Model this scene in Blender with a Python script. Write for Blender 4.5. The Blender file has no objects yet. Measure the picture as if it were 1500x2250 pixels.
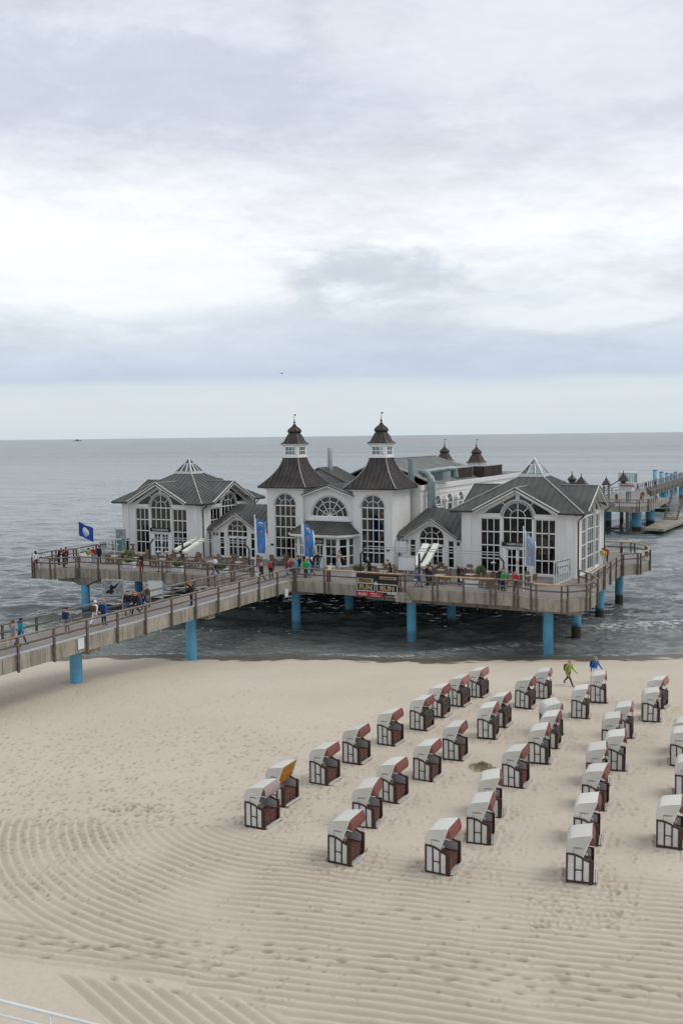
import bpy, math, random
import numpy as np
from mathutils import Vector, Matrix
from mathutils.geometry import tessellate_polygon
random.seed(7); RNG = np.random.default_rng(7)
PI = math.pi; R = math.radians
S = bpy.context.scene
COL = S.collection
# ------------------------------------------------------------------ camera
F_PX, YAW, HORIZ, ROLL, CZ = 2089.0, 28.0, 957.0, 0.69, 17.6
cam_d = bpy.data.cameras.new('camera'); cam = bpy.data.objects.new('camera', cam_d); COL.objects.link(cam)
_p = math.atan((1125 - HORIZ) / F_PX); _y = R(YAW); _r = R(ROLL)
FW = Vector((-math.sin(_y) * math.cos(_p), math.cos(_y) * math.cos(_p), -math.sin(_p)))
_rt = Vector((math.cos(_y), math.sin(_y), 0)); _up = _rt.cross(FW)
RT = _rt * math.cos(_r) - _up * math.sin(_r); UP = _up * math.cos(_r) + _rt * math.sin(_r)
m = Matrix.Identity(4)
for i in range(3):
    m[i][0] = RT[i]; m[i][1] = UP[i]; m[i][2] = -FW[i]
m[2][3] = CZ
cam.matrix_world = m
cam_d.sensor_fit = 'VERTICAL'; cam_d.sensor_height = 36.0; cam_d.lens = 36.0 * F_PX / 2250.0
cam_d.clip_start = 0.3; cam_d.clip_end = 60000
S.camera = cam
S.render.resolution_x = 682; S.render.resolution_y = 1024
def ray(x, y): return FW + RT * ((x - 750) / F_PX) + UP * ((1125 - y) / F_PX)
O = Vector((0, 0, CZ))
def at(x, y, z=5.0): r = ray(x, y); return O + r * ((z - CZ) / r.z)      # where a sight line meets a level
def aty(x, y, Y): r = ray(x, y); return O + r * (Y / r.y)
def atx(x, y, X): r = ray(x, y); return O + r * (X / r.x)
# ------------------------------------------------------------------ node helpers
class NT:
    def __init__(s, nt): s.nt = nt; s.n = nt.nodes; s.l = nt.links
    def new(s, t, **k):
        o = s.n.new(t)
        for a, b in k.items(): setattr(o, a, b)
        return o
    def put(s, sock, v):
        if isinstance(v, bpy.types.NodeSocket): s.l.new(v, sock)
        elif v is not None: sock.default_value = v
    def math(s, op, a, b=None, c=None, clamp=False):
        o = s.new('ShaderNodeMath', operation=op); o.use_clamp = clamp
        s.put(o.inputs[0], a); s.put(o.inputs[1], b)
        if c is not None: s.put(o.inputs[2], c)
        return o.outputs[0]
    def mix(s, f, a, b, t='MIX'):
        o = s.new('ShaderNodeMix', data_type='RGBA', blend_type=t)
        s.put(o.inputs[0], f)
        s.put(o.inputs[6], a if isinstance(a, bpy.types.NodeSocket) else (*a[:3], 1)); s.put(o.inputs[7], b if isinstance(b, bpy.types.NodeSocket) else (*b[:3], 1))
        return o.outputs[2]
    def noise(s, vec, scale, detail=3, rough=.55, dist=0):
        o = s.new('ShaderNodeTexNoise'); s.put(o.inputs['Vector'], vec)
        o.inputs['Scale'].default_value = scale; o.inputs['Detail'].default_value = detail
        o.inputs['Roughness'].default_value = rough; o.inputs['Distortion'].default_value = dist
        return o.outputs['Fac']
    def mapr(s, v, a, b, c=0, d=1, smooth=False):
        o = s.new('ShaderNodeMapRange')
        if smooth: o.interpolation_type = 'SMOOTHSTEP'
        s.put(o.inputs[0], v)
        for i, x in enumerate((a, b, c, d)): s.put(o.inputs[1 + i], x)
        return o.outputs[0]
    def ramp(s, v, stops):
        o = s.new('ShaderNodeValToRGB'); e = o.color_ramp.elements
        while len(e) < len(stops): e.new(0.5)
        for k, (p, c) in enumerate(stops): e[k].position = p; e[k].color = (*c, 1)
        s.put(o.inputs[0], v); return o.outputs[0]
    def mapping(s, vec, scale=(1, 1, 1), loc=(0, 0, 0), rot=(0, 0, 0)):
        o = s.new('ShaderNodeMapping'); s.put(o.inputs['Vector'], vec)
        o.inputs['Scale'].default_value = scale; o.inputs['Location'].default_value = loc; o.inputs['Rotation'].default_value = rot
        return o.outputs[0]
def srgb(r, g, b):
    f = lambda c: (c / 255 / 12.92) if c / 255 <= .04045 else ((c / 255 + .055) / 1.055) ** 2.4
    return (f(r), f(g), f(b))
# ------------------------------------------------------------------ world: overcast sky
SUN_EL, SUN_AZ = 52, 62      # degrees; azimuth measured clockwise from the pier axis (+Y)
w = bpy.data.worlds.new('World'); S.world = w; w.use_nodes = True
N = NT(w.node_tree); N.n.clear()
out = N.new('ShaderNodeOutputWorld'); bg = N.new('ShaderNodeBackground'); N.l.new(bg.outputs[0], out.inputs[0])
sky = N.new('ShaderNodeTexSky', sky_type='NISHITA'); sky.sun_disc = False
sky.sun_elevation = R(SUN_EL); sky.sun_rotation = R(SUN_AZ); sky.air_density = 1; sky.dust_density = 2
tc = N.new('ShaderNodeTexCoord'); D = tc.outputs['Generated']
Dr = N.mapping(D, rot=(0, 0, -R(YAW)))                      # azimuth 0 = seaward
sp = N.new('ShaderNodeSeparateXYZ'); N.l.new(Dr, sp.inputs[0])
dx, dy, dz = sp.outputs
az = N.math('ARCTAN2', dx, dy)
cv = N.new('ShaderNodeCombineXYZ'); N.put(cv.inputs[0], N.math('MULTIPLY', az, 1.0)); N.put(cv.inputs[1], N.math('MULTIPLY', dz, 2.6)); N.put(cv.inputs[2], 0.0)
# seam-free stretched direction for the noise
D2 = N.mapping(Dr, scale=(1, 1, 2.8))
n1 = N.noise(D2, 2.6, 5, .52, .25); n2 = N.noise(N.mapping(D2, loc=(3.1, 1.7, 5)), 8, 9, .60, .35); n3 = N.noise(N.mapping(D2, loc=(9, 2, 1)), 1.4, 3, .5)
warp = N.math('ADD', N.math('MULTIPLY', N.math('SUBTRACT', n1, .5), .13), N.math('MULTIPLY', N.math('SUBTRACT', n2, .5), .05))
damp = N.mapr(dz, .04, .17, .05, 1, True)
t = N.math('ADD', dz, N.math('MULTIPLY', warp, damp))
edge = N.math('MULTIPLY', N.math('SUBTRACT', N.noise(N.mapping(Dr, scale=(1, 1, 5)), 6, 6, .6), .5), .020)
t = N.math('ADD', t, N.math('MULTIPLY', edge, N.mapr(dz, .03, .10, 1, 0)))
G = lambda r_, g_, b_: srgb(r_, g_, b_ - (1 if b_ > r_ + 8 else 0))
lay = N.ramp(N.math('MULTIPLY', t, 1.6667), [
    (0.0, G(199, 211, 219)), (.03, G(205, 214, 220)), (.065, G(208, 216, 222)), (.086, G(203, 214, 222)),
    (.102, G(189, 200, 217)), (.125, G(193, 204, 220)), (.19, G(208, 217, 227)), (.265, G(227, 233, 239)), (.33, G(240, 243, 246)),
    (.40, G(236, 238, 243)), (.47, G(214, 219, 230)), (.55, G(203, 209, 222)), (.66, G(209, 215, 226)), (.78, G(222, 227, 234)), (1.0, G(212, 218, 226))])
# billow contrast
n4 = N.noise(N.mapping(D2, loc=(1, 7, 3)), 22, 5, .6, .3)
cl = N.math('ADD', N.mapr(n2, .32, .68, .93, 1.055, True), N.math('MULTIPLY', N.math('SUBTRACT', n4, .5), .19))
big = N.mapr(n3, .3, .7, .96, 1.05, True)
def relief(sc, off, k, det):
    a_ = N.noise(N.mapping(D2, loc=off), sc, det, .55, .3); b_ = N.noise(N.mapping(D2, loc=(off[0], off[1], off[2] + .16 / sc)), sc, det, .55, .3)
    return N.math('MULTIPLY', N.math('SUBTRACT', a_, b_), k)
cl = N.math('ADD', cl, N.math('ADD', relief(4.5, (2, 5, 8), .34, 7), relief(12, (6, 1, 2), .26, 6)))
cl = N.math('MULTIPLY', cl, big)
cl = N.math('ADD', N.math('MULTIPLY', N.math('SUBTRACT', cl, 1), N.mapr(dz, .05, .12, .1, 1)), 1)
def blob(a0, e0, sa, se, nz=5.5):
    a = N.math('DIVIDE', N.math('SUBTRACT', az, a0), sa); e = N.math('DIVIDE', N.math('SUBTRACT', dz, e0), se)
    q = N.math('ADD', N.math('MULTIPLY', a, a), N.math('MULTIPLY', e, e))
    q = N.math('ADD', q, N.math('MULTIPLY', N.math('SUBTRACT', n2, .5), nz))
    if nz < 5: q = N.math('ADD', q, N.math('MULTIPLY', N.math('SUBTRACT', n4, .5), 2.2))
    return N.mapr(q, .15, 1.5, 1, 0, True)
col = N.mix(1, lay, (1, 1, 1), 'MULTIPLY')
sc = N.new('ShaderNodeVectorMath', operation='SCALE'); N.l.new(lay, sc.inputs[0]); N.put(sc.inputs['Scale'], cl); col = sc.outputs[0]

col = N.mix(N.math('MULTIPLY', blob(-.23, .335, .27, .05), .6), col, G(196, 203, 217))
col = N.mix(N.math('MULTIPLY', blob(-.24, .165, .17, .05), .62), col, G(250, 251, 251))
col = N.mix(N.math('MULTIPLY', blob(.20, .36, .2, .07), .55), col, G(233, 237, 243))
col = N.mix(N.math('MULTIPLY', blob(.24, .12, .10, .018), .55), col, G(240, 243, 247))
col = N.mix(N.math('MULTIPLY', blob(-.12, .10, .13, .028), .4), col, G(203, 213, 226))
col = N.mix(N.math('MULTIPLY', blob(.040, .163, .085, .026, 2.4), .85), col, G(194, 203, 214))
skm = N.new('ShaderNodeVectorMath', operation='SCALE'); N.l.new(sky.outputs[0], skm.inputs[0]); skm.inputs['Scale'].default_value = .10
col = N.mix(.94, skm.outputs[0], col)
N.l.new(col, bg.inputs[0]); bg.inputs[1].default_value = 1.0
# ------------------------------------------------------------------ sun, exposure
sd = bpy.data.lights.new('sun', 'SUN'); sd.energy = 1.1; sd.angle = R(32); sd.color = (1, .965, .92)
sun = bpy.data.objects.new('sun', sd); COL.objects.link(sun)
sv = Vector((math.sin(R(SUN_AZ)) * math.cos(R(SUN_EL)), math.cos(R(SUN_AZ)) * math.cos(R(SUN_EL)), math.sin(R(SUN_EL))))
sun.rotation_euler = sv.to_track_quat('Z', 'Y').to_euler(); sun.location = (0, 60, 80)
S.render.engine = 'CYCLES'
S.view_settings.view_transform = 'Standard'; S.view_settings.look = 'None'; S.view_settings.exposure = 0.2; S.view_settings.gamma = 1
S.cycles.max_bounces = 7; S.cycles.transparent_max_bounces = 14
# ------------------------------------------------------------------ materials
M = {}
def mat(name, c, rough=.7, c2=None, sc=3.0, amt=.5, bump=0, bsc=None, metal=0, spec=.4, stretch=(1, 1, 1), emit=None, detail=4, vary=0):
    mt = bpy.data.materials.new(name); mt.use_nodes = True; n = NT(mt.node_tree); b = n.n['Principled BSDF']
    b.inputs['Roughness'].default_value = rough; b.inputs['Metallic'].default_value = metal; b.inputs['Specular IOR Level'].default_value = spec
    t_ = n.new('ShaderNodeTexCoord').outputs['Object']; v = n.mapping(t_, scale=stretch)
    if c2 is None: c2 = tuple(x * .8 for x in c)
    f = n.mapr(n.noise(v, sc, detail, .6), .35, .65, 0, amt, True)
    cc = n.mix(f, c, c2)
    if vary: cc = n.mix(n.math('MULTIPLY', n.new('ShaderNodeObjectInfo').outputs['Random'], vary), cc, tuple(.72 * x + .02 for x in c2))
    n.l.new(cc, b.inputs['Base Color'])
    if bump:
        bp = n.new('ShaderNodeBump'); bp.inputs['Strength'].default_value = bump; bp.inputs['Distance'].default_value = .02
        n.put(bp.inputs['Height'], n.noise(v, bsc or sc * 6, 4, .6)); n.l.new(bp.outputs[0], b.inputs['Normal'])
    if emit: b.inputs['Emission Color'].default_value = (*c, 1); b.inputs['Emission Strength'].default_value = emit
    M[name] = mt; return mt
mat('plaster', (.72, .705, .685), .85, (.62, .605, .58), .5, .6, .15, 20, stretch=(1, 1, .4))
mat('wood_white', (.74, .73, .71), .6, (.64, .63, .60), 1.2, .5, stretch=(1, 1, .25))
mat('frame_white', (.82, .82, .81), .45, (.74, .74, .72), 2, .4)
mat('zinc', (.098, .098, .090), .5, (.058, .058, .053), .45, .9, .1, 6, metal=.25, stretch=(1, 1, .5))
mat('zinc_pale', (.34, .34, .33), .55, (.24, .24, .235), .8, .8, metal=.2)
mat('copper', (.072, .062, .055), .45, (.040, .033, .030), .9, .9, .1, 5, metal=.45, stretch=(1, 1, .35))
mat('copper_red', (.088, .058, .052), .45, (.045, .035, .03), .9, .9, .1, 5, metal=.4)
mat('lead', (.42, .42, .40), .5, (.3, .3, .29), 2, .6)
mat('dark_metal', (.035, .035, .036), .5, None, 4, .4)
mat('steel', (.55, .56, .57), .3, (.40, .42, .43), 2, .6, metal=.8)
mat('steel_light', (.40, .41, .42), .5, (.33, .34, .35), 2, .6)
mat('duct', (.27, .33, .335), .45, (.20, .25, .25), 1.5, .7, metal=.3)
mat('white_metal', (.64, .65, .64), .4, (.55, .55, .55), 2, .4)
mat('wood', (.150, .122, .100), .85, (.082, .066, .055), 3.5, .9, .3, 30, stretch=(1, 1, 1))
mat('rail_wood', (.23, .195, .165), .8, (.13, .108, .09), 2.0, .9, .3, 25)
mat('rail_wood_new', (.56, .36, .22), .7, (.40, .26, .17), 2.0, .9, .2, 25)
mat('slat_brown', (.050, .034, .030), .7, (.10, .075, .065), 3, .5)
mat('wicker_white', (.70, .68, .62), .6, (.60, .58, .52), 2.2, .8, .25, 90, vary=.55)
mat('board_white', (.70, .70, .68), .5, (.56, .56, .54), 3, .8, vary=.35)
mat('frame_brown', (.050, .026, .018), .45, (.075, .036, .025), 5, .7)
mat('post_brown', (.035, .021, .018), .5, (.060, .030, .022), 5, .7)
mat('lining_brown', (.17, .095, .075), .85, (.12, .06, .05), 5, .6)
mat('maroon', (.15, .060, .050), .8, (.075, .028, .026), 6, .6, .2, 60)
mat('cloth_red', (.25, .078, .062), .8, (.17, .055, .048), 4, .8, .2, 40, vary=.6)
mat('cloth_faded', (.34, .16, .15), .8, (.26, .11, .105), 5, .6, .2, 40)
mat('cloth_orange', (.52, .22, .02), .8, (.30, .11, .015), 7, .9)
mat('cushion', (.30, .27, .25), .85, (.22, .19, .18), 5, .6)
mat('inner_white', (.48, .48, .47), .8, (.40, .40, .38), 5, .5)
mat('cord', (.75, .74, .70), .6)
mat('grille', (.10, .085, .07), .7, (.2, .18, .15), 10, .6)
mat('grille_dark', (.05, .045, .045), .6)
mat('wicker', (.20, .135, .095), .75, (.12, .08, .055), 12, .8, .3, 80)
mat('tabletop', (.42, .38, .34), .5, (.3, .27, .24), 3, .7)
mat('planter', (.66, .68, .70), .6, (.52, .54, .56), 2, .7)
mat('terracotta', (.20, .12, .08), .8)
mat('awning', (.74, .74, .67), .6, (.62, .62, .54), 2, .6)
mat('flag_blue', (.055, .20, .47), .75, (.04, .15, .38), 3, .6)
mat('flag_deep', (.012, .055, .30), .75, (.01, .04, .22), 3, .5)
mat('flag_white', (.70, .73, .78), .75, None, 3, .3)
mat('flag_orange', (.60, .12, .06), .8)
mat('banner_black', (.012, .011, .012), .5, None, 3, .4)
mat('gold', (.36, .29, .16), .6, (.30, .23, .12), 14, .7)
mat('banner_red', (.42, .02, .03), .6)
mat('print_white', (.60, .60, .58), .6, None, 8, .3)
mat('sign_black', (.02, .02, .02), .5)
mat('sign_white', (.62, .65, .66), .5, (.5, .53, .54), 2, .5)
mat('sign_grey', (.34, .36, .37), .6, (.12, .13, .14), 3.5, .9)
mat('red_letter', (.45, .03, .03), .6)
mat('pipe_green', (.13, .28, .25), .5)
mat('skin', (.50, .30, .22), .6, None, 8, .2)
mat('lamp_glow', (1, .42, .16), .5, emit=5)
mat('algae', (.02, .018, .013), .8, (.05, .04, .02), 5, .8)
mat('dry_weed', (.40, .33, .21), .9, (.22, .17, .10), 12, .9)
mat('hull_grey', (.16, .19, .23), .6)
for nm, c in dict(red=(.45, .03, .035), darkred=(.17, .03, .03), black=(.012, .012, .014), navy=(.015, .025, .07), blue=(.02, .12, .42), teal=(.02, .28, .36), cyan=(.05, .38, .48),
                  green=(.03, .33, .07), lime=(.26, .36, .06), white=(.72, .72, .72), cream=(.55, .52, .42), grey=(.22, .22, .23), brown=(.09, .05, .03), beige=(.42, .34, .26),
                  jeans=(.06, .10, .19), darkjeans=(.025, .035, .07), pink=(.55, .36, .34), purple=(.10, .05, .16), yellow=(.55, .55, .06), orange=(.55, .13, .02), palejeans=(.25, .33, .42),
                  blond=(.35, .24, .11), greyhair=(.32, .31, .30), darkhair=(.02, .014, .01), brownhair=(.08, .045, .025), skinhead=(.42, .24, .17)).items():
    mat('c_' + nm, c, .85, None, 9, .7, .2, 30)
def special(name, fn):
    mt = bpy.data.materials.new(name); mt.use_nodes = True; n = NT(mt.node_tree); b = n.n['Principled BSDF']; fn(n, b); M[name] = mt
def _glass(n, b):
    n.n.remove(b); o = n.n['Material Output']
    tr = n.new('ShaderNodeBsdfTransparent'); tr.inputs[0].default_value = (.19, .21, .21, 1)
    gl = n.new('ShaderNodeBsdfGlossy'); gl.inputs['Roughness'].default_value = .04; gl.inputs[0].default_value = (.9, .95, .95, 1)
    t_ = n.new('ShaderNodeTexCoord').outputs['Object']
    bp = n.new('ShaderNodeBump'); bp.inputs['Strength'].default_value = .25; bp.inputs['Distance'].default_value = .02
    n.put(bp.inputs['Height'], n.noise(t_, 1.2, 2)); n.l.new(bp.outputs[0], gl.inputs['Normal'])
    fr = n.new('ShaderNodeFresnel'); fr.inputs[0].default_value = 1.45
    mx = n.new('ShaderNodeMixShader'); n.put(mx.inputs[0], n.math('ADD', fr.outputs[0], .03)); n.l.new(tr.outputs[0], mx.inputs[1]); n.l.new(gl.outputs[0], mx.inputs[2])
    n.l.new(mx.outputs[0], o.inputs[0])
special('glass', _glass)
def _glass2(n, b):
    _glass(n, b)
    for x in n.n:
        if x.type == 'BSDF_TRANSPARENT': x.inputs[0].default_value = (.86, .9, .9, 1)
special('clear_glass', _glass2)
def _conc(n, b):
    t_ = n.new('ShaderNodeTexCoord').outputs['Object']
    a = n.mix(n.mapr(n.noise(t_, .5, 4), .35, .65), (.37, .335, .275), (.25, .225, .18))
    st = n.mapr(n.noise(n.mapping(t_, scale=(1, 1, .12)), 3.2, 5, .7), .47, .66)
    a = n.mix(n.math('MULTIPLY', st, .75), a, (.115, .10, .08))
    n.l.new(a, b.inputs['Base Color']); b.inputs['Roughness'].default_value = .9
    bp = n.new('ShaderNodeBump'); bp.inputs['Strength'].default_value = .3; bp.inputs['Distance'].default_value = .02
    n.put(bp.inputs['Height'], n.noise(t_, 12, 4)); n.l.new(bp.outputs[0], b.inputs['Normal'])
special('concrete', _conc)
def _planks(n, b):
    t_ = n.new('ShaderNodeTexCoord').outputs['Object']
    wv = n.new('ShaderNodeTexWave', wave_type='BANDS', bands_direction='Y', wave_profile='SAW'); n.put(wv.inputs['Vector'], t_); wv.inputs['Scale'].default_value = 1.05
    gap = n.mapr(wv.outputs['Fac'], .86, .94)
    a = n.mix(n.mapr(n.noise(n.mapping(t_, scale=(.25, 6.6, 1)), 1, 2), .3, .7), (.26, .232, .212), (.185, .162, .147))
    a = n.mix(n.mapr(n.noise(t_, .35, 4), .4, .7, 0, .5), a, (.15, .135, .12))
    a = n.mix(n.math('MULTIPLY', gap, .6), a, (.06, .055, .05))
    n.l.new(a, b.inputs['Base Color']); b.inputs['Roughness'].default_value = .75
special('planks', _planks)
def _blue(n, b):
    g = n.new('ShaderNodeNewGeometry').outputs['Position']; sp_ = n.new('ShaderNodeSeparateXYZ'); n.l.new(g, sp_.inputs[0]); z = sp_.outputs[2]
    a = n.mix(n.mapr(n.noise(g, .9, 4), .35, .65), (.075, .33, .54), (.12, .40, .58))
    wear = n.math('ADD', n.mapr(z, 2.2, 4.0), n.math('MULTIPLY', n.math('SUBTRACT', n.noise(g, .8, 4), .5), 1.4))
    a = n.mix(n.mapr(wear, .55, 1.4, 0, .75), a, (.33, .37, .36))
    a = n.mix(n.mapr(n.noise(n.mapping(g, scale=(1, 1, .15)), 3.5, 5, .7), .52, .68, 0, .35), a, (.20, .26, .26))
    speck = n.mapr(n.noise(g, 9, 5, .75), .57, .66, 0, .8)
    a = n.mix(speck, a, (.06, .10, .11))
    dirt = n.math('ADD', n.mapr(z, 1.5, .5), n.math('MULTIPLY', n.math('SUBTRACT', n.noise(n.mapping(g, scale=(1, 1, .4)), 2.2, 4), .5), .9))
    at_ = n.new('ShaderNodeAttribute', attribute_type='OBJECT', attribute_name='["algae"]').outputs['Fac']
    a = n.mix(n.math('MULTIPLY', n.mapr(dirt, .35, .75), at_), a, (.030, .026, .018))
    n.l.new(a, b.inputs['Base Color']); b.inputs['Roughness'].default_value = .55
special('pillar_blue', _blue)
def _sand(n, b):
    g = n.new('ShaderNodeNewGeometry').outputs['Position']
    at_ = n.new('ShaderNodeAttribute', attribute_name='damp').outputs['Fac']  # darkens the sand: groove damp with painted trough shade, and darker dents
    wet = n.new('ShaderNodeAttribute', attribute_name='wet').outputs['Fac']
    a = n.mix(n.mapr(n.noise(g, .16, 4), .35, .65), (.555, .488, .400), (.515, .448, .362))
    a = n.mix(n.mapr(n.noise(g, 5, 5, .65), .35, .7, 0, .5), a, (.47, .40, .33))
    a = n.mix(n.mapr(n.noise(g, 60, 3, .7), .62, .75, 0, .35), a, (.22, .17, .13))
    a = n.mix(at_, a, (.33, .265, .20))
    a = n.mix(wet, a, n.mix(n.mapr(n.noise(g, 3, 4), .3, .7), (.075, .058, .042), (.17, .14, .105)))
    n.l.new(a, b.inputs['Base Color']); n.put(b.inputs['Roughness'], n.mapr(wet, 0, 1, .95, .45)); b.inputs['Specular IOR Level'].default_value = .2
    bp = n.new('ShaderNodeBump'); bp.inputs['Strength'].default_value = .5; bp.inputs['Distance'].default_value = .03
    h = n.math('ADD', n.noise(g, 9, 5, .65), n.math('MULTIPLY', n.noise(g, 40, 3, .7), .25)); n.put(bp.inputs['Height'], h); n.l.new(bp.outputs[0], b.inputs['Normal'])
special('sand', _sand)
def _sea(n, b):
    g = n.new('ShaderNodeNewGeometry').outputs['Position']
    foam = n.new('ShaderNodeAttribute', attribute_name='foam').outputs['Fac']
    gr = n.mapping(g, rot=(0, 0, R(-YAW)), scale=(.35, 1, 1))
    near = n.new('ShaderNodeAttribute', attribute_name='near').outputs['Fac']
    a = n.mix(near, (.195, .220, .218), (.135, .137, .112))
    tx = n.noise(n.mapping(g, rot=(0, 0, R(-YAW)), scale=(.3, 1, 1)), .35, 6, .75); a = n.mix(n.mapr(tx, .50, .66, 0, .5), a, (.30, .32, .32)); a = n.mix(n.mapr(tx, .50, .36, 0, .4), a, (.05, .06, .06))
    a = n.mix(n.mapr(n.noise(n.mapping(g, rot=(0, 0, R(-YAW)), scale=(.1, 1, 1)), .012, 5, .6), .4, .62, 0, .85), a, (.105, .125, .130))
    fn = n.mapr(n.noise(gr, 4.5, 6, .75), .47, .60)
    f = n.math('MULTIPLY', foam, fn, clamp=True)
    a = n.mix(f, a, (.70, .72, .72))
    n.l.new(a, b.inputs['Base Color']); b.inputs['IOR'].default_value = 1.33; b.inputs['Specular IOR Level'].default_value = .5
    far_ = n.new('ShaderNodeAttribute', attribute_name='far').outputs['Fac']
    n.put(b.inputs['Roughness'], n.math('ADD', n.mapr(f, 0, 1, .08, .6), n.math('MULTIPLY', far_, .20)))
    bp = n.new('ShaderNodeBump'); bp.inputs['Strength'].default_value = 1.0; bp.inputs['Distance'].default_value = .5
    far_ = n.new('ShaderNodeAttribute', attribute_name='far').outputs['Fac']
    h = n.math('ADD', n.math('MULTIPLY', n.noise(gr, 1.8, 3, .65, .6), .24), n.math('MULTIPLY', n.noise(gr, .45, 4, .6, .3), .38))
    h = n.math('ADD', h, n.math('MULTIPLY', n.math('ADD', n.math('MULTIPLY', n.noise(gr, .10, 5, .7, .3), 3.2), n.math('MULTIPLY', n.noise(gr, .42, 4, .7, .3), 1.3)), far_))
    n.put(bp.inputs['Height'], h); n.l.new(bp.outputs[0], b.inputs['Normal'])
special('sea', _sea)
def _stripe(n, b):
    t_ = n.new('ShaderNodeTexCoord').outputs['Object']
    wv = n.new('ShaderNodeTexWave', wave_type='BANDS', bands_direction='Y'); n.put(wv.inputs['Vector'], t_); wv.inputs['Scale'].default_value = 3.2
    n.l.new(n.mix(n.mapr(wv.outputs['Fac'], .45, .55), (.16, .07, .07), (.50, .44, .42)), b.inputs['Base Color']); b.inputs['Roughness'].default_value = .85
special('stripe', _stripe)
def _leaf(n, b):
    g = n.new('ShaderNodeNewGeometry')
    n.l.new(n.mix(g.outputs['Random Per Island'], (.035, .07, .02), (.12, .17, .035)), b.inputs['Base Color']); b.inputs['Roughness'].default_value = .6
special('leaf', _leaf)
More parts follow.
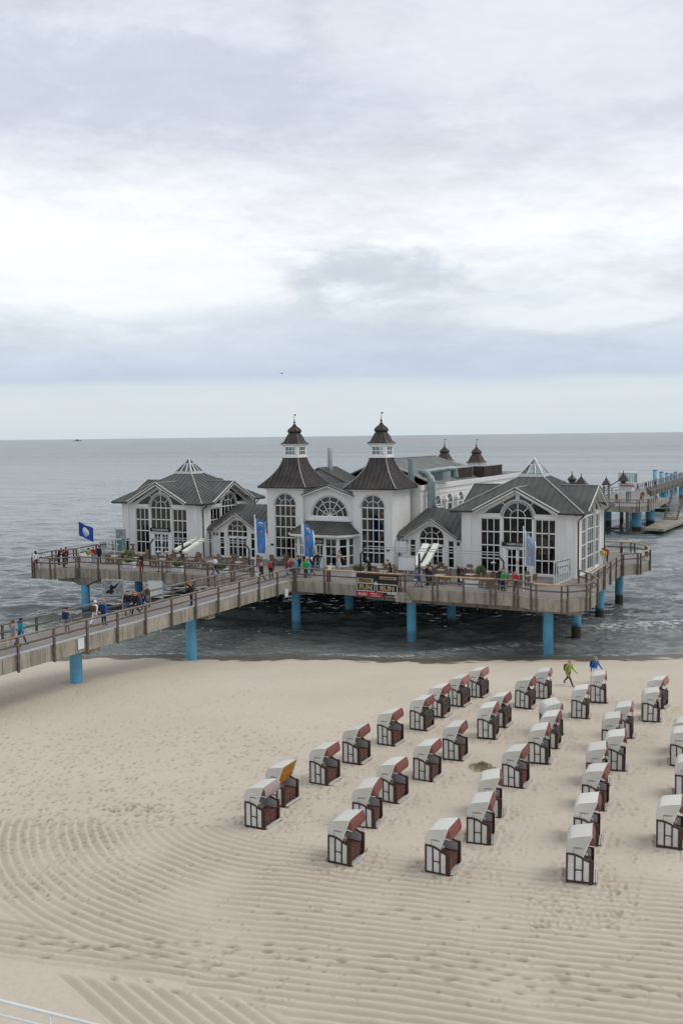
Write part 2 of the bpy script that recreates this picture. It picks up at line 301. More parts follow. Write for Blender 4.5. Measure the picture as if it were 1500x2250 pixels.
# ------------------------------------------------------------------ mesh builder and scene tree
class MB:
    def __init__(s, T=None): s.v = []; s.f = []; s.mi = []; s.T = T
    def add(s, vs, fs, mi=0):
        b = len(s.v)
        s.v += [tuple(s.T(*p)) if s.T else tuple(p) for p in vs]
        for f in fs: s.f.append(tuple(b + i for i in f)); s.mi.append(mi)
    def box(s, x0, x1, y0, y1, z0, z1, mi=0):
        s.add([(x0, y0, z0), (x1, y0, z0), (x1, y1, z0), (x0, y1, z0), (x0, y0, z1), (x1, y0, z1), (x1, y1, z1), (x0, y1, z1)],
              [(3, 2, 1, 0), (4, 5, 6, 7), (0, 1, 5, 4), (1, 2, 6, 5), (2, 3, 7, 6), (3, 0, 4, 7)], mi)
    def bar(s, p, q, w, h, up=(0, 0, 1), mi=0):
        p = Vector(p); q = Vector(q); d = (q - p).normalized(); up = Vector(up); sd_ = d.cross(up)
        if sd_.length < 1e-4: sd_ = d.cross(Vector((0, 1, 0)))
        sd_.normalize(); u = sd_.cross(d)
        a = sd_ * (w / 2); c = u * (h / 2)
        s.add([p - a - c, p + a - c, p + a + c, p - a + c, q - a - c, q + a - c, q + a + c, q - a + c],
              [(0, 3, 2, 1), (4, 5, 6, 7), (0, 1, 5, 4), (1, 2, 6, 5), (2, 3, 7, 6), (3, 0, 4, 7)], mi)
    def tube(s, pts, r, n=10, mi=0, cap=True):
        pts = [Vector(p) for p in pts]; rs = r if isinstance(r, (list, tuple)) else [r] * len(pts)
        vs = []; fs = []; ref = None
        for k, p in enumerate(pts):
            d = (pts[min(k + 1, len(pts) - 1)] - pts[max(k - 1, 0)]).normalized()
            if ref is None: ref = Vector((0, 0, 1)) if abs(d.z) < .9 else Vector((1, 0, 0))
            a = d.cross(ref).normalized(); b_ = a.cross(d).normalized(); ref = b_
            for j in range(n):
                t_ = 2 * PI * j / n; vs.append(p + (a * math.cos(t_) + b_ * math.sin(t_)) * rs[k])
        for k in range(len(pts) - 1):
            for j in range(n): fs.append((k * n + j, k * n + (j + 1) % n, (k + 1) * n + (j + 1) % n, (k + 1) * n + j))
        if cap: fs.append(tuple(range(n))[::-1]); fs.append(tuple((len(pts) - 1) * n + j for j in range(n)))
        s.add(vs, fs, mi)
    def rings(s, prof, n=24, c=(0, 0), sq=None, mi=0, cap=True):   # prof: (half size, z); sq: squareness per ring
        vs = []; fs = []
        for k, (r, z) in enumerate(prof):
            q = sq[k] if sq else 0
            for j in range(n):
                t_ = 2 * PI * (j + (.5 if n == 4 else 0)) / n; ct, st = math.cos(t_), math.sin(t_)
                rr = r * ((1 - q) + q / max(abs(ct), abs(st))); vs.append((c[0] + rr * ct, c[1] + rr * st, z))
        for k in range(len(prof) - 1):
            for j in range(n): fs.append((k * n + j, k * n + (j + 1) % n, (k + 1) * n + (j + 1) % n, (k + 1) * n + j))
        if cap: fs.append(tuple(range(n))[::-1]); fs.append(tuple((len(prof) - 1) * n + j for j in range(n)))
        s.add(vs, fs, mi)
    def prism(s, poly, z0, z1, mi=0, mis=None):
        n = len(poly); mis = mi if mis is None else mis
        s.add([(x, y, z0) for x, y in poly] + [(x, y, z1) for x, y in poly], [tuple(range(n))[::-1], tuple(range(n, 2 * n))], mi)
        s.add([(x, y, z0) for x, y in poly] + [(x, y, z1) for x, y in poly], [(i, (i + 1) % n, n + (i + 1) % n, n + i) for i in range(n)], mis)
    def plate(s, outer, holes, y0, y1, mi=0):      # (u, z) outlines, given thickness from v = y0 to y1
        loops = [outer] + list(holes); flat = [p for l in loops for p in l]
        tris = tessellate_polygon([[Vector((p[0], p[1], 0)) for p in l] for l in loops])
        n = len(flat)
        s.add([(p[0], y0, p[1]) for p in flat] + [(p[0], y1, p[1]) for p in flat], [tuple(t_) for t_ in tris] + [tuple(n + i for i in t_)[::-1] for t_ in tris], mi)
        b = 0; vs = []; fs = []
        for l in loops:
            k = len(l); o = len(vs)
            vs += [(p[0], y0, p[1]) for p in l] + [(p[0], y1, p[1]) for p in l]
            fs += [(o + i, o + (i + 1) % k, o + k + (i + 1) % k, o + k + i) for i in range(k)]
        s.add(vs, fs, mi)
    def build(s, name, mats, parent=None, smooth=False):
        me = bpy.data.meshes.new(name); me.from_pydata(s.v, [], s.f)
        mats = mats if isinstance(mats, (list, tuple)) else [mats]
        for x in mats: me.materials.append(M[x])
        if len(mats) > 1: me.polygons.foreach_set('material_index', s.mi)
        if smooth: me.polygons.foreach_set('use_smooth', [True] * len(me.polygons))
        me.update()
        o = bpy.data.objects.new(name, me); COL.objects.link(o)
        if parent: o.parent = parent
        return o
def tag(o, label=None, cat=None, group=None, kind=None):
    if label: o['label'] = label
    if cat: o['category'] = cat
    if group: o['group'] = group
    if kind: o['kind'] = kind
    return o
def thing(name, label, cat, loc=(0, 0, 0), rz=0, group=None):
    o = bpy.data.objects.new(name, None); COL.objects.link(o); o.location = loc; o.rotation_euler = (0, 0, rz); o.empty_display_size = .2
    return tag(o, label, cat, group)
def copy_tree(o, parent=None):
    kids = list(o.children); c = o.copy(); COL.objects.link(c)
    if parent is not None: c.parent = parent
    for k in kids: copy_tree(k, c)
    return c
def arc(cx, cz, rx, rz, a0, a1, n): return [(cx + rx * math.cos(R(a0 + (a1 - a0) * i / n)), cz + rz * math.sin(R(a0 + (a1 - a0) * i / n))) for i in range(n + 1)]
def arch_poly(x0, x1, z0, zs, rz=None, n=20):
    rx = (x1 - x0) / 2; rz = rz or rx
    return [(x0, z0), (x1, z0)] + arc((x0 + x1) / 2, zs, rx, rz, 0, 180, n)
def rect(x0, x1, z0, z1): return [(x0, z0), (x1, z0), (x1, z1), (x0, z1)]
def inbars(mb, pts, w, y, closed=False, dpt=.07):
    n = len(pts)
    for i in range(n if closed else n - 1):
        a = pts[i]; b = pts[(i + 1) % n]
        if math.hypot(a[0] - b[0], a[1] - b[1]) < 1e-4: continue
        p0 = Vector((a[0], y, a[1])); p1 = Vector((b[0], y, b[1])); e = (p1 - p0).normalized() * w * .35
        d = (p1 - p0).normalized(); n_ = Vector((-d.z, 0, d.x)) * (w / 2); yy = Vector((0, dpt / 2, 0)); p0 = p0 - e; p1 = p1 + e
        mb.add([p0 - n_ - yy, p0 + n_ - yy, p0 + n_ + yy, p0 - n_ + yy, p1 - n_ - yy, p1 + n_ - yy, p1 + n_ + yy, p1 - n_ + yy],
               [(0, 3, 2, 1), (4, 5, 6, 7), (0, 1, 5, 4), (1, 2, 6, 5), (2, 3, 7, 6), (3, 0, 4, 7)])
def window(root, T, x0, x1, z0, z1, cols, rows, arch=0, inner=.52, rays=3, y=.14, bw=.065, name='window', colw=None, glass='glass', rowz=None):
    mb = MB(T)
    out_ = arch_poly(x0, x1, z0, z1, arch) if arch else rect(x0, x1, z0, z1)
    inbars(mb, out_, bw * 1.7, y, True, .10)
    for i in range(1, cols): x = x0 + (x1 - x0) * i / cols; inbars(mb, [(x, z0), (x, z1)], bw, y)
    zz = rowz or [z0 + (z1 - z0) * j / rows for j in range(1, rows)]
    for z in zz: inbars(mb, [(x0, z), (x1, z)], bw * 1.5, y + .002, dpt=.074)
    if arch:
        cx = (x0 + x1) / 2; rx = (x1 - x0) / 2
        inbars(mb, [(x0, z1), (x1, z1)], bw * 1.5, y + .003, dpt=.08)
        for q in (inner if isinstance(inner, (list, tuple)) else [inner]): inbars(mb, arc(cx, z1, rx * q, arch * q, 0, 180, 14), bw, y + .001, dpt=.072)
        q0 = 0.0 if isinstance(inner, (list, tuple)) else inner
        for k in range(1, rays + 1):
            a = PI * k / (rays + 1); qq = 0 if abs(a - PI / 2) < .01 else q0
            inbars(mb, [(cx + rx * qq * math.cos(a), z1 + arch * qq * math.sin(a)), (cx + rx * math.cos(a), z1 + arch * math.sin(a))], bw, y - .001, dpt=.068)
    f = mb.build(name, 'frame_white', root)
    g = MB(T); g.plate(out_, [], y - .012, y + .012); g.build('pane', glass, f)
    return f
def lettering(txt, size, matn, parent, T, u, z, v=0.0, bold=0.0, ext=.01, align='CENTER', sx=1.0, shear=0, name='lettering', spacing=1.0):
    cu = bpy.data.curves.new('t', 'FONT'); cu.body = txt; cu.size = size; cu.extrude = ext; cu.offset = bold; cu.align_x = align; cu.shear = shear; cu.space_character = spacing
    o = bpy.data.objects.new('t', cu); COL.objects.link(o)
    dg = bpy.context.evaluated_depsgraph_get(); me = bpy.data.meshes.new_from_object(o.evaluated_get(dg)); bpy.data.objects.remove(o)
    for vt in me.vertices: x, y_, z_ = vt.co; vt.co = T(u + x * sx, v - z_, z + y_)
    me.materials.clear(); me.materials.append(M[matn]); me.name = name
    ob = bpy.data.objects.new(name, me); COL.objects.link(ob); ob.parent = parent; return ob
def roof_face(mb, pts, th=.14, spacing=.62, seams=True, sw=.032, sh=.042):
    pts = [Vector(p) for p in pts]; n = len(pts)
    nv = Vector((0, 0, 0))
    for i in range(n): nv += pts[i].cross(pts[(i + 1) % n])
    nv.normalize()
    if nv.z < 0: nv = -nv; pts = pts[::-1]
    dn = Vector((0, 0, -th))
    mb.add(pts + [p + dn for p in pts], [tuple(range(n)), tuple(range(n, 2 * n))[::-1]] + [(i, n + i, n + (i + 1) % n, (i + 1) % n) for i in range(n)])
    if not seams: return
    sl = Vector((0, 0, -1)) - nv * (-nv.z); sl.normalize(); h = nv.cross(sl); h.normalize()
    aa = [h.dot(p) for p in pts]; a = math.ceil((min(aa) + .05) / spacing) * spacing
    while a < max(aa) - .03:
        xs = []
        for i in range(n):
            a0, a1 = aa[i], aa[(i + 1) % n]
            if (a0 - a) * (a1 - a) < 0: xs.append(pts[i].lerp(pts[(i + 1) % n], (a - a0) / (a1 - a0)))
        xs.sort(key=lambda p: sl.dot(p))
        for i in range(0, len(xs) - 1, 2):
            if (xs[i] - xs[i + 1]).length > .15: mb.bar(xs[i] + nv * sh * .4, xs[i + 1] + nv * sh * .4, sw, sh, nv, 1)
        a += spacing
def sides(w_, d_):   # local frames of the four walls of a block w_ wide (x) and d_ deep (y): u along the wall, v inwards
    return [lambda u, v, z: (u, v, z), lambda u, v, z: (w_ - v, u, z), lambda u, v, z: (w_ - u, d_ - v, z), lambda u, v, z: (v, d_ - u, z)]
Q1 = {}
# ================================================================== SETTING: beach and sea
fwd = np.array([-math.sin(_y), math.cos(_y)]); rgt = np.array([math.cos(_y), math.sin(_y)])
SH0 = np.array([-53.3, 57.2]); SHN = np.array([.437, -.8995]); SHT = np.array([.8995, .437])
def sdist(X, Y):   # distance inland of the waterline
    dx_ = X - SH0[0]; dy_ = Y - SH0[1]; a = dx_ * SHT[0] + dy_ * SHT[1]
    return dx_ * SHN[0] + dy_ * SHN[1] + .55 * np.sin(a * .13 + 1) + .25 * np.sin(a * .41 + .5) + .12 * np.sin(a * 1.3)
def vnoise(shape, cell, seed):
    r = np.random.default_rng(seed); ny, nx = shape; gy, gx = int(ny / cell) + 3, int(nx / cell) + 3
    g = r.random((gy, gx)); y = np.arange(ny) / cell; x = np.arange(nx) / cell
    iy = y.astype(int); ix = x.astype(int); fy = y - iy; fx = x - ix; fy = (fy * fy * (3 - 2 * fy))[:, None]; fx = (fx * fx * (3 - 2 * fx))[None]
    a = g[iy][:, ix]; b = g[iy][:, ix + 1]; c = g[iy + 1][:, ix]; d = g[iy + 1][:, ix + 1]
    return (a * (1 - fx) + b * fx) * (1 - fy) + (c * (1 - fx) + d * fx) * fy - .5
def profile(s): return np.interp(s, [-400, -60, -8, 0, 5, 13, 30, 60], [-12, -4, -.75, 0, .52, 1.5, 1.8, 2.0])
RX0, RX1, RY0, RY1, RES = -72.0, 12.0, 12.0, 78.0, .036
nx_, ny_ = int((RX1 - RX0) / RES), int((RY1 - RY0) / RES)
gx_ = RX0 + np.arange(nx_) * RES; gy_ = RY0 + np.arange(ny_) * RES
XX, YY = np.meshgrid(gx_, gy_)
shp = XX.shape
hm = np.zeros(shp); damp_shade = np.zeros(shp)
vn = [vnoise(shp, c / RES, 20 + i) for i, c in enumerate((6, 2.2, .8, .35, .16))]
area = np.clip(1.0 - .75 * np.exp(-((YY - (XX * .48 + 74)) / 9) ** 2), .2, 1)      # smooth sheet near the water
hm += .10 * vn[0] + .05 * vn[1] + area * (.035 * vn[2] + .020 * vn[3] + .012 * vn[4])
# harrowed lanes: offset curves round one corner of the drag track
def lanes(cx, cy, ang_r, ang_l, spacing, dmin, dmax, wob):
    dx_ = XX - cx; dy_ = YY - cy
    tr = np.array([math.cos(ang_r), math.sin(ang_r)]); tl = np.array([math.cos(ang_l), math.sin(ang_l)])   # travel directions on the two legs
    nr = np.array([tr[1], -tr[0]]); nl = np.array([tl[1], -tl[0]])
    along_r = dx_ * tr[0] + dy_ * tr[1]; along_l = dx_ * tl[0] + dy_ * tl[1]
    d_r = dx_ * nr[0] + dy_ * nr[1]; d_l = dx_ * nl[0] + dy_ * nl[1]; d_c = np.hypot(dx_, dy_)
    d = np.where(along_r > 0, d_r, np.where(along_l < 0, d_l, d_c)) + wob
    return d, along_r, along_l
wob = .30 * vn[0] + .16 * vn[1] + .05 * vn[2]
def groove(d, spacing):
    f = (d / spacing) % 1.0
    ridge = np.exp(-((f - .5) / .13) ** 2)
    trough = 1 / (1 + np.exp(-(np.abs(f - .5) - .21) / .04))
    return ridge, trough
d1, ar, al = lanes(-19.9, 35.0, R(14), R(-150), .36, 0, 0, wob * .45)
dr_ = (XX + 19.9) * math.sin(R(14)) - (YY - 35.0) * math.cos(R(14)) + wob * .45
up_ = (XX + 30.55) * -.434 + (YY - 27.03) * .901
rag = .5 * vn[1] + .35 * vn[2]
m1 = np.clip((d1 - 4.3 + rag) / .8, 0, 1) * np.where(ar > 0, np.clip((14.9 + np.clip(ar - 2, 0, 3) * .5 - d1) / .3, 0, 1), np.clip((14.5 - d1) / 1.2, 0, 1)) * np.clip(.08 + (.4 - up_ + rag) / .7, .08 * (up_ < 5), 1)
m1 = m1 * np.clip(.9 + .9 * vn[0] + .9 * vn[1] + .3 * vn[2], .2, 1) * np.clip(.45 + (d1 - 4.3) / 4.5, 0, 1)
SPC = .37
rd, tr_ = groove(d1, SPC); rd = rd * (1 + .5 * (np.floor(d1 / SPC) % 7 == 0))
hm += m1 * (.030 * rd - .012 * tr_); damp_shade += m1 * tr_ * .72  # trough colour carries both damp sand and soft crease shade painted in
m3 = np.where(ar < 0, 1, 0) * np.clip((dr_ - 12.2) / .3, 0, 1) * np.clip((14.55 - dr_) / .3, 0, 1) * np.clip((d1 - 13.6) / .3, 0, 1)
rd, tr_ = groove(dr_, SPC); hm += m3 * (.034 * rd - .014 * tr_); damp_shade += m3 * tr_ * .5
a2 = R(-20); e2 = -(XX + 20.4) * math.sin(a2) + (YY - 19.9) * math.cos(a2)
m2 = np.clip((e2 + .25) / .15, 0, 1) * np.clip((4.6 - e2 + rag) / 1.2, 0, 1) * np.clip((np.where(ar < 0, dr_, d1) - 14.75 - np.clip(ar - 2, 0, 3) * .5) / .25, 0, 1)
rd, tr_ = groove(e2 + wob * .5, .40); hm += m2 * (.030 * rd - .018 * tr_); damp_shade += m2 * tr_ * .6
# footprints
def stamp(x, y, ang, L=.13, W=.07, dep=.045, dampv=.5):
    ix = int((x - RX0) / RES); iy = int((y - RY0) / RES); k = int(L * 2.4 / RES) + 1
    if ix < k or iy < k or ix >= nx_ - k - 1 or iy >= ny_ - k - 1: return
    sx = XX[iy - k:iy + k + 1, ix - k:ix + k + 1] - x; sy = YY[iy - k:iy + k + 1, ix - k:ix + k + 1] - y
    u = (sx * math.cos(ang) + sy * math.sin(ang)) / L; v = (-sx * math.sin(ang) + sy * math.cos(ang)) / W
    q = u * u + v * v; g = np.exp(-q * 1.1); rim = np.exp(-((np.sqrt(q) - 1.7) / .45) ** 2)
    hm[iy - k:iy + k + 1, ix - k:ix + k + 1] += -dep * g + dep * .33 * rim
    damp_shade[iy - k:iy + k + 1, ix - k:ix + k + 1] += dampv * np.exp(-q * 1.6)  # each print is coloured darker towards its middle
def track(p, q, n=1, step=.72, **kw):
    a = at(*p, 1.7); b = at(*q, 1.7)
    for j in range(n):
        ox, oy = random.uniform(-.8, .8) * (n > 1), random.uniform(-.8, .8) * (n > 1)
        L_ = (b.xy - a.xy).length; ang = math.atan2(b.y - a.y, b.x - a.x); k = 0; dd = random.random() * step
        while dd < L_:
            t_ = dd / L_; s_ = .11 if k % 2 else -.11; wx = math.sin(dd * .3 + j) * .35
            stamp(a.x + (b.x - a.x) * t_ + ox - math.sin(ang) * (s_ + wx), a.y + (b.y - a.y) * t_ + oy + math.cos(ang) * (s_ + wx), ang + random.uniform(-.2, .2), dep=random.uniform(.03, .06), **kw)
            dd += step * random.uniform(.85, 1.15); k += 1
big_ = dict(L=.18, W=.085, dampv=.95)
track((560, 2015), (1500, 2080), 1, 1.25, **big_); track((760, 2005), (1200, 2060), 1, 1.4, **big_); track((380, 2090), (1500, 2195), 3, 1.1, **big_); track((0, 2065), (520, 2125), 3, .9, **big_)
track((60, 2120), (330, 2090), 1, 1.0, **big_); track((900, 2110), (1500, 2165), 2, 1.2, **big_); track((250, 2160), (420, 2215), 1, 1.0, **big_); track((0, 2010), (340, 1900), 2, .8)
track((0, 1890), (160, 1870), 2, .7); track((60, 1950), (280, 1800), 2, .8); track((300, 1960), (500, 1880), 2, .9); track((140, 2010), (260, 2040), 1, .8)
for k in range(7): y0 = 1640 + k * 32; track((0, y0 + 30), (560 + 20 * k, y0 - 140 + 12 * k), 2, .75)
for k in range(5): track((random.uniform(0, 300), random.uniform(1640, 1800)), (random.uniform(500, 900), random.uniform(1520, 1660)), 1, .72)
track((220, 1640), (620, 1520), 1, .7); track((0, 1850), (420, 1800), 4, .6)
def scatter(n, x0, x1, y0, y1, **kw):
    for _ in range(n):
        x, y = random.uniform(x0, x1), random.uniform(y0, y1); p = at(x, y, 1.6); stamp(p.x, p.y, random.uniform(0, 3.1), dep=random.uniform(.02, .05), **kw)
scatter(760, 0, 760, 1600, 1830, dampv=.85); scatter(200, 0, 330, 1810, 2000, L=.1, W=.06); scatter(500, 760, 1500, 1460, 1640, dampv=.3); scatter(700, 560, 1500, 1700, 1960, dampv=.18); scatter(260, 0, 420, 1460, 1600, dampv=.25)
scatter(90, 220, 380, 1775, 1805, L=.16, dampv=.7); scatter(160, 400, 1500, 1980, 2240, L=.08, W=.06, dampv=.5); scatter(240, 1150, 1400, 1960, 2060, dampv=.1)
# trodden sand round the hooded chairs gets its dents when they are placed (see below)
def polar_grid(dists, angs):
    A, Dd = np.meshgrid(angs, dists); return Dd / np.cos(np.clip(A, -1.2, 1.2)) * np.sin(A), Dd / np.cos(np.clip(A, -1.2, 1.2)) * np.cos(A)
def grid_mesh(name, X, Y, Z, material, attrs):
    ny, nx = X.shape; me = bpy.data.meshes.new(name)
    me.vertices.add(nx * ny); me.vertices.foreach_set('co', np.stack([X, Y, Z], -1).reshape(-1).astype(np.float32))
    i = np.arange(ny - 1)[:, None] * nx + np.arange(nx - 1)[None]; q = np.stack([i, i + 1, i + nx + 1, i + nx], -1).reshape(-1)
    nf = (nx - 1) * (ny - 1); me.loops.add(nf * 4); me.loops.foreach_set('vertex_index', q.astype(np.int32))
    me.polygons.add(nf); me.polygons.foreach_set('loop_start', (np.arange(nf) * 4).astype(np.int32)); me.polygons.foreach_set('loop_total', np.full(nf, 4, np.int32))
    me.polygons.foreach_set('use_smooth', np.ones(nf, bool)); me.update(calc_edges=True)
    for k, v in attrs.items(): a = me.attributes.new(k, 'FLOAT', 'POINT'); a.data.foreach_set('value', v.reshape(-1).astype(np.float32))
    me.materials.append(M[material]); o = bpy.data.objects.new(name, me); COL.objects.link(o); o['kind'] = 'structure'; return o
def world_xy(dists, angs):
    U, V = polar_grid(dists, angs); return U * rgt[0] + V * fwd[0], U * rgt[1] + V * fwd[1]
def dist_rows(d0, d1, px): # rows evenly spread in view angle, at least px apart
    v0, v1 = 15.8 / d0 * 951, 15.8 / d1 * 951; n = int((v0 - v1) / px); return 15.8 * 951 / np.linspace(v0, v1, n)
CHAIR_SPOTS = []
def make_ground():
    angs = np.concatenate([np.linspace(R(-75), R(-24), 40)[:-1], np.linspace(R(-24), R(24), 980), np.linspace(R(24), R(75), 40)[1:]])
    dd = np.concatenate([np.linspace(3, 19, 12)[:-1], dist_rows(19, 95, .9), np.linspace(97, 400, 10)])
    X, Y = world_xy(dd, angs); s = sdist(X, Y); Z = profile(s)
    fx = np.clip((X - RX0) / RES, 0, nx_ - 2); fy = np.clip((Y - RY0) / RES, 0, ny_ - 2); ix = fx.astype(int); iy = fy.astype(int); fx -= ix; fy -= iy
    def smp(A): return (A[iy, ix] * (1 - fx) + A[iy, ix + 1] * fx) * (1 - fy) + (A[iy + 1, ix] * (1 - fx) + A[iy + 1, ix + 1] * fx) * fy
    Z = Z + smp(hm) * np.clip(s / 2, 0, 1); dark_amt = np.clip(smp(damp_shade), 0, 1)
    nn = smp(vn[1]) + smp(vn[2])
    wet = np.clip(1 - (s - 1.9 - nn * 1.6) / .45, 0, 1)
    weed = np.exp(-((s - 2.6 - 1.2 * smp(vn[1])) / .25) ** 2) * .30 * (nn > .1)
    return grid_mesh('beach_sand', X, Y, Z, 'sand', dict(damp=dark_amt, wet=np.clip(wet + weed, 0, 1)))
def make_sea():
    angs = np.concatenate([np.linspace(R(-80), R(-24), 50)[:-1], np.linspace(R(-24), R(24), 900), np.linspace(R(24), R(80), 50)[1:]])
    v = np.concatenate([np.linspace(17.6 / 52 * 951, 17.6 / 420 * 951, 860), np.linspace(17.6 / 430 * 951, 17.6 / 4000 * 951, 80), [3, 2, 1.2, .8, .55]])
    dd = 17.6 * 951 / v; X, Y = world_xy(dd, angs); s = sdist(X, Y); Dg = np.broadcast_to(dd[:, None], X.shape)
    depthf = np.clip(-s / 14, .10, 1); Z = np.zeros(X.shape); r = np.random.default_rng(5)
    wave_dir = math.atan2(SHN[1], SHN[0])
    for k in range(60):
        L_ = .9 * 1.052 ** k if k < 52 else 14 + k; L_ = min(L_, 16); th = wave_dir + r.normal(0, .42) + .25; kx = 2 * PI / L_
        fade = np.clip(1.5 - Dg * Dg / 17.6 / 951 * 1.45 / L_, 0, 1)
        a_ = .0135 * L_ ** .85 * r.uniform(.6, 1.3) * (1.25 if L_ < 1.6 else 1.0 if L_ < 3 else .6 if L_ < 5 else .28)
        ph = kx * (X * math.cos(th) + Y * math.sin(th)) + r.uniform(0, 6.28)
        Z += a_ * fade * (np.sin(ph) + .25 * np.sin(2 * ph + 1.2)) * (.35 + .65 * depthf)
    dx_ = X - SH0[0]; dy_ = Y - SH0[1]; al_ = dx_ * SHT[0] + dy_ * SHT[1]; foam = np.zeros(X.shape)
    for (s0, amp, f1, p1, slope) in [(-2.2, .16, .11, 0, .02), (-8.5, .30, .07, 2, -.02), (-15, .28, .06, 4, .03), (-23, .26, .05, 1, -.03), (-33, .22, .05, 3, .02), (-46, .2, .04, 5, 0), (-62, .18, .04, 2, .02), (-80, .16, .03, 1, 0)]:
        c = s0 + 1.5 * np.sin(al_ * f1 + p1) + .5 * np.sin(al_ * .31 + p1 * 2) + slope * (al_ - 25)
        q = s - c; am = np.clip(.45 + .75 * np.sin(al_ * .085 + p1 * 1.7) + .35 * np.sin(al_ * .23 + p1), 0, 1)
        Z += amp * (1.25 if s0 > -5 else 1.65) * am * np.where(q > 0, np.exp(-(q / .75) ** 2), np.exp(-(q / 2.4) ** 2))
        foam += am ** 2 * np.exp(-((q - .1) / (.45 + .012 * -s0)) ** 2) * (1.5 if s0 > -40 else .7) + .6 * am * np.exp(-((q - 1.3) / 1.4) ** 2) * (s0 > -30)
    foam *= np.clip((al_ - 20) / 24, .06, .8)
    foam += np.clip(.25 + .5 * np.sin(al_ * .35), 0, 1) * np.exp(-((s + .35) / .22) ** 2)
    Z = np.where(s > -.6, Z * .3 + .03, Z)
    near = np.clip(1 + s / 55, 0, 1)
    return grid_mesh('sea', X, Y, Z, 'sea', dict(foam=np.clip(foam, 0, 1), near=near, far=np.clip((Dg - 110) / 900, 0, 1) ** .5))
make_sea()
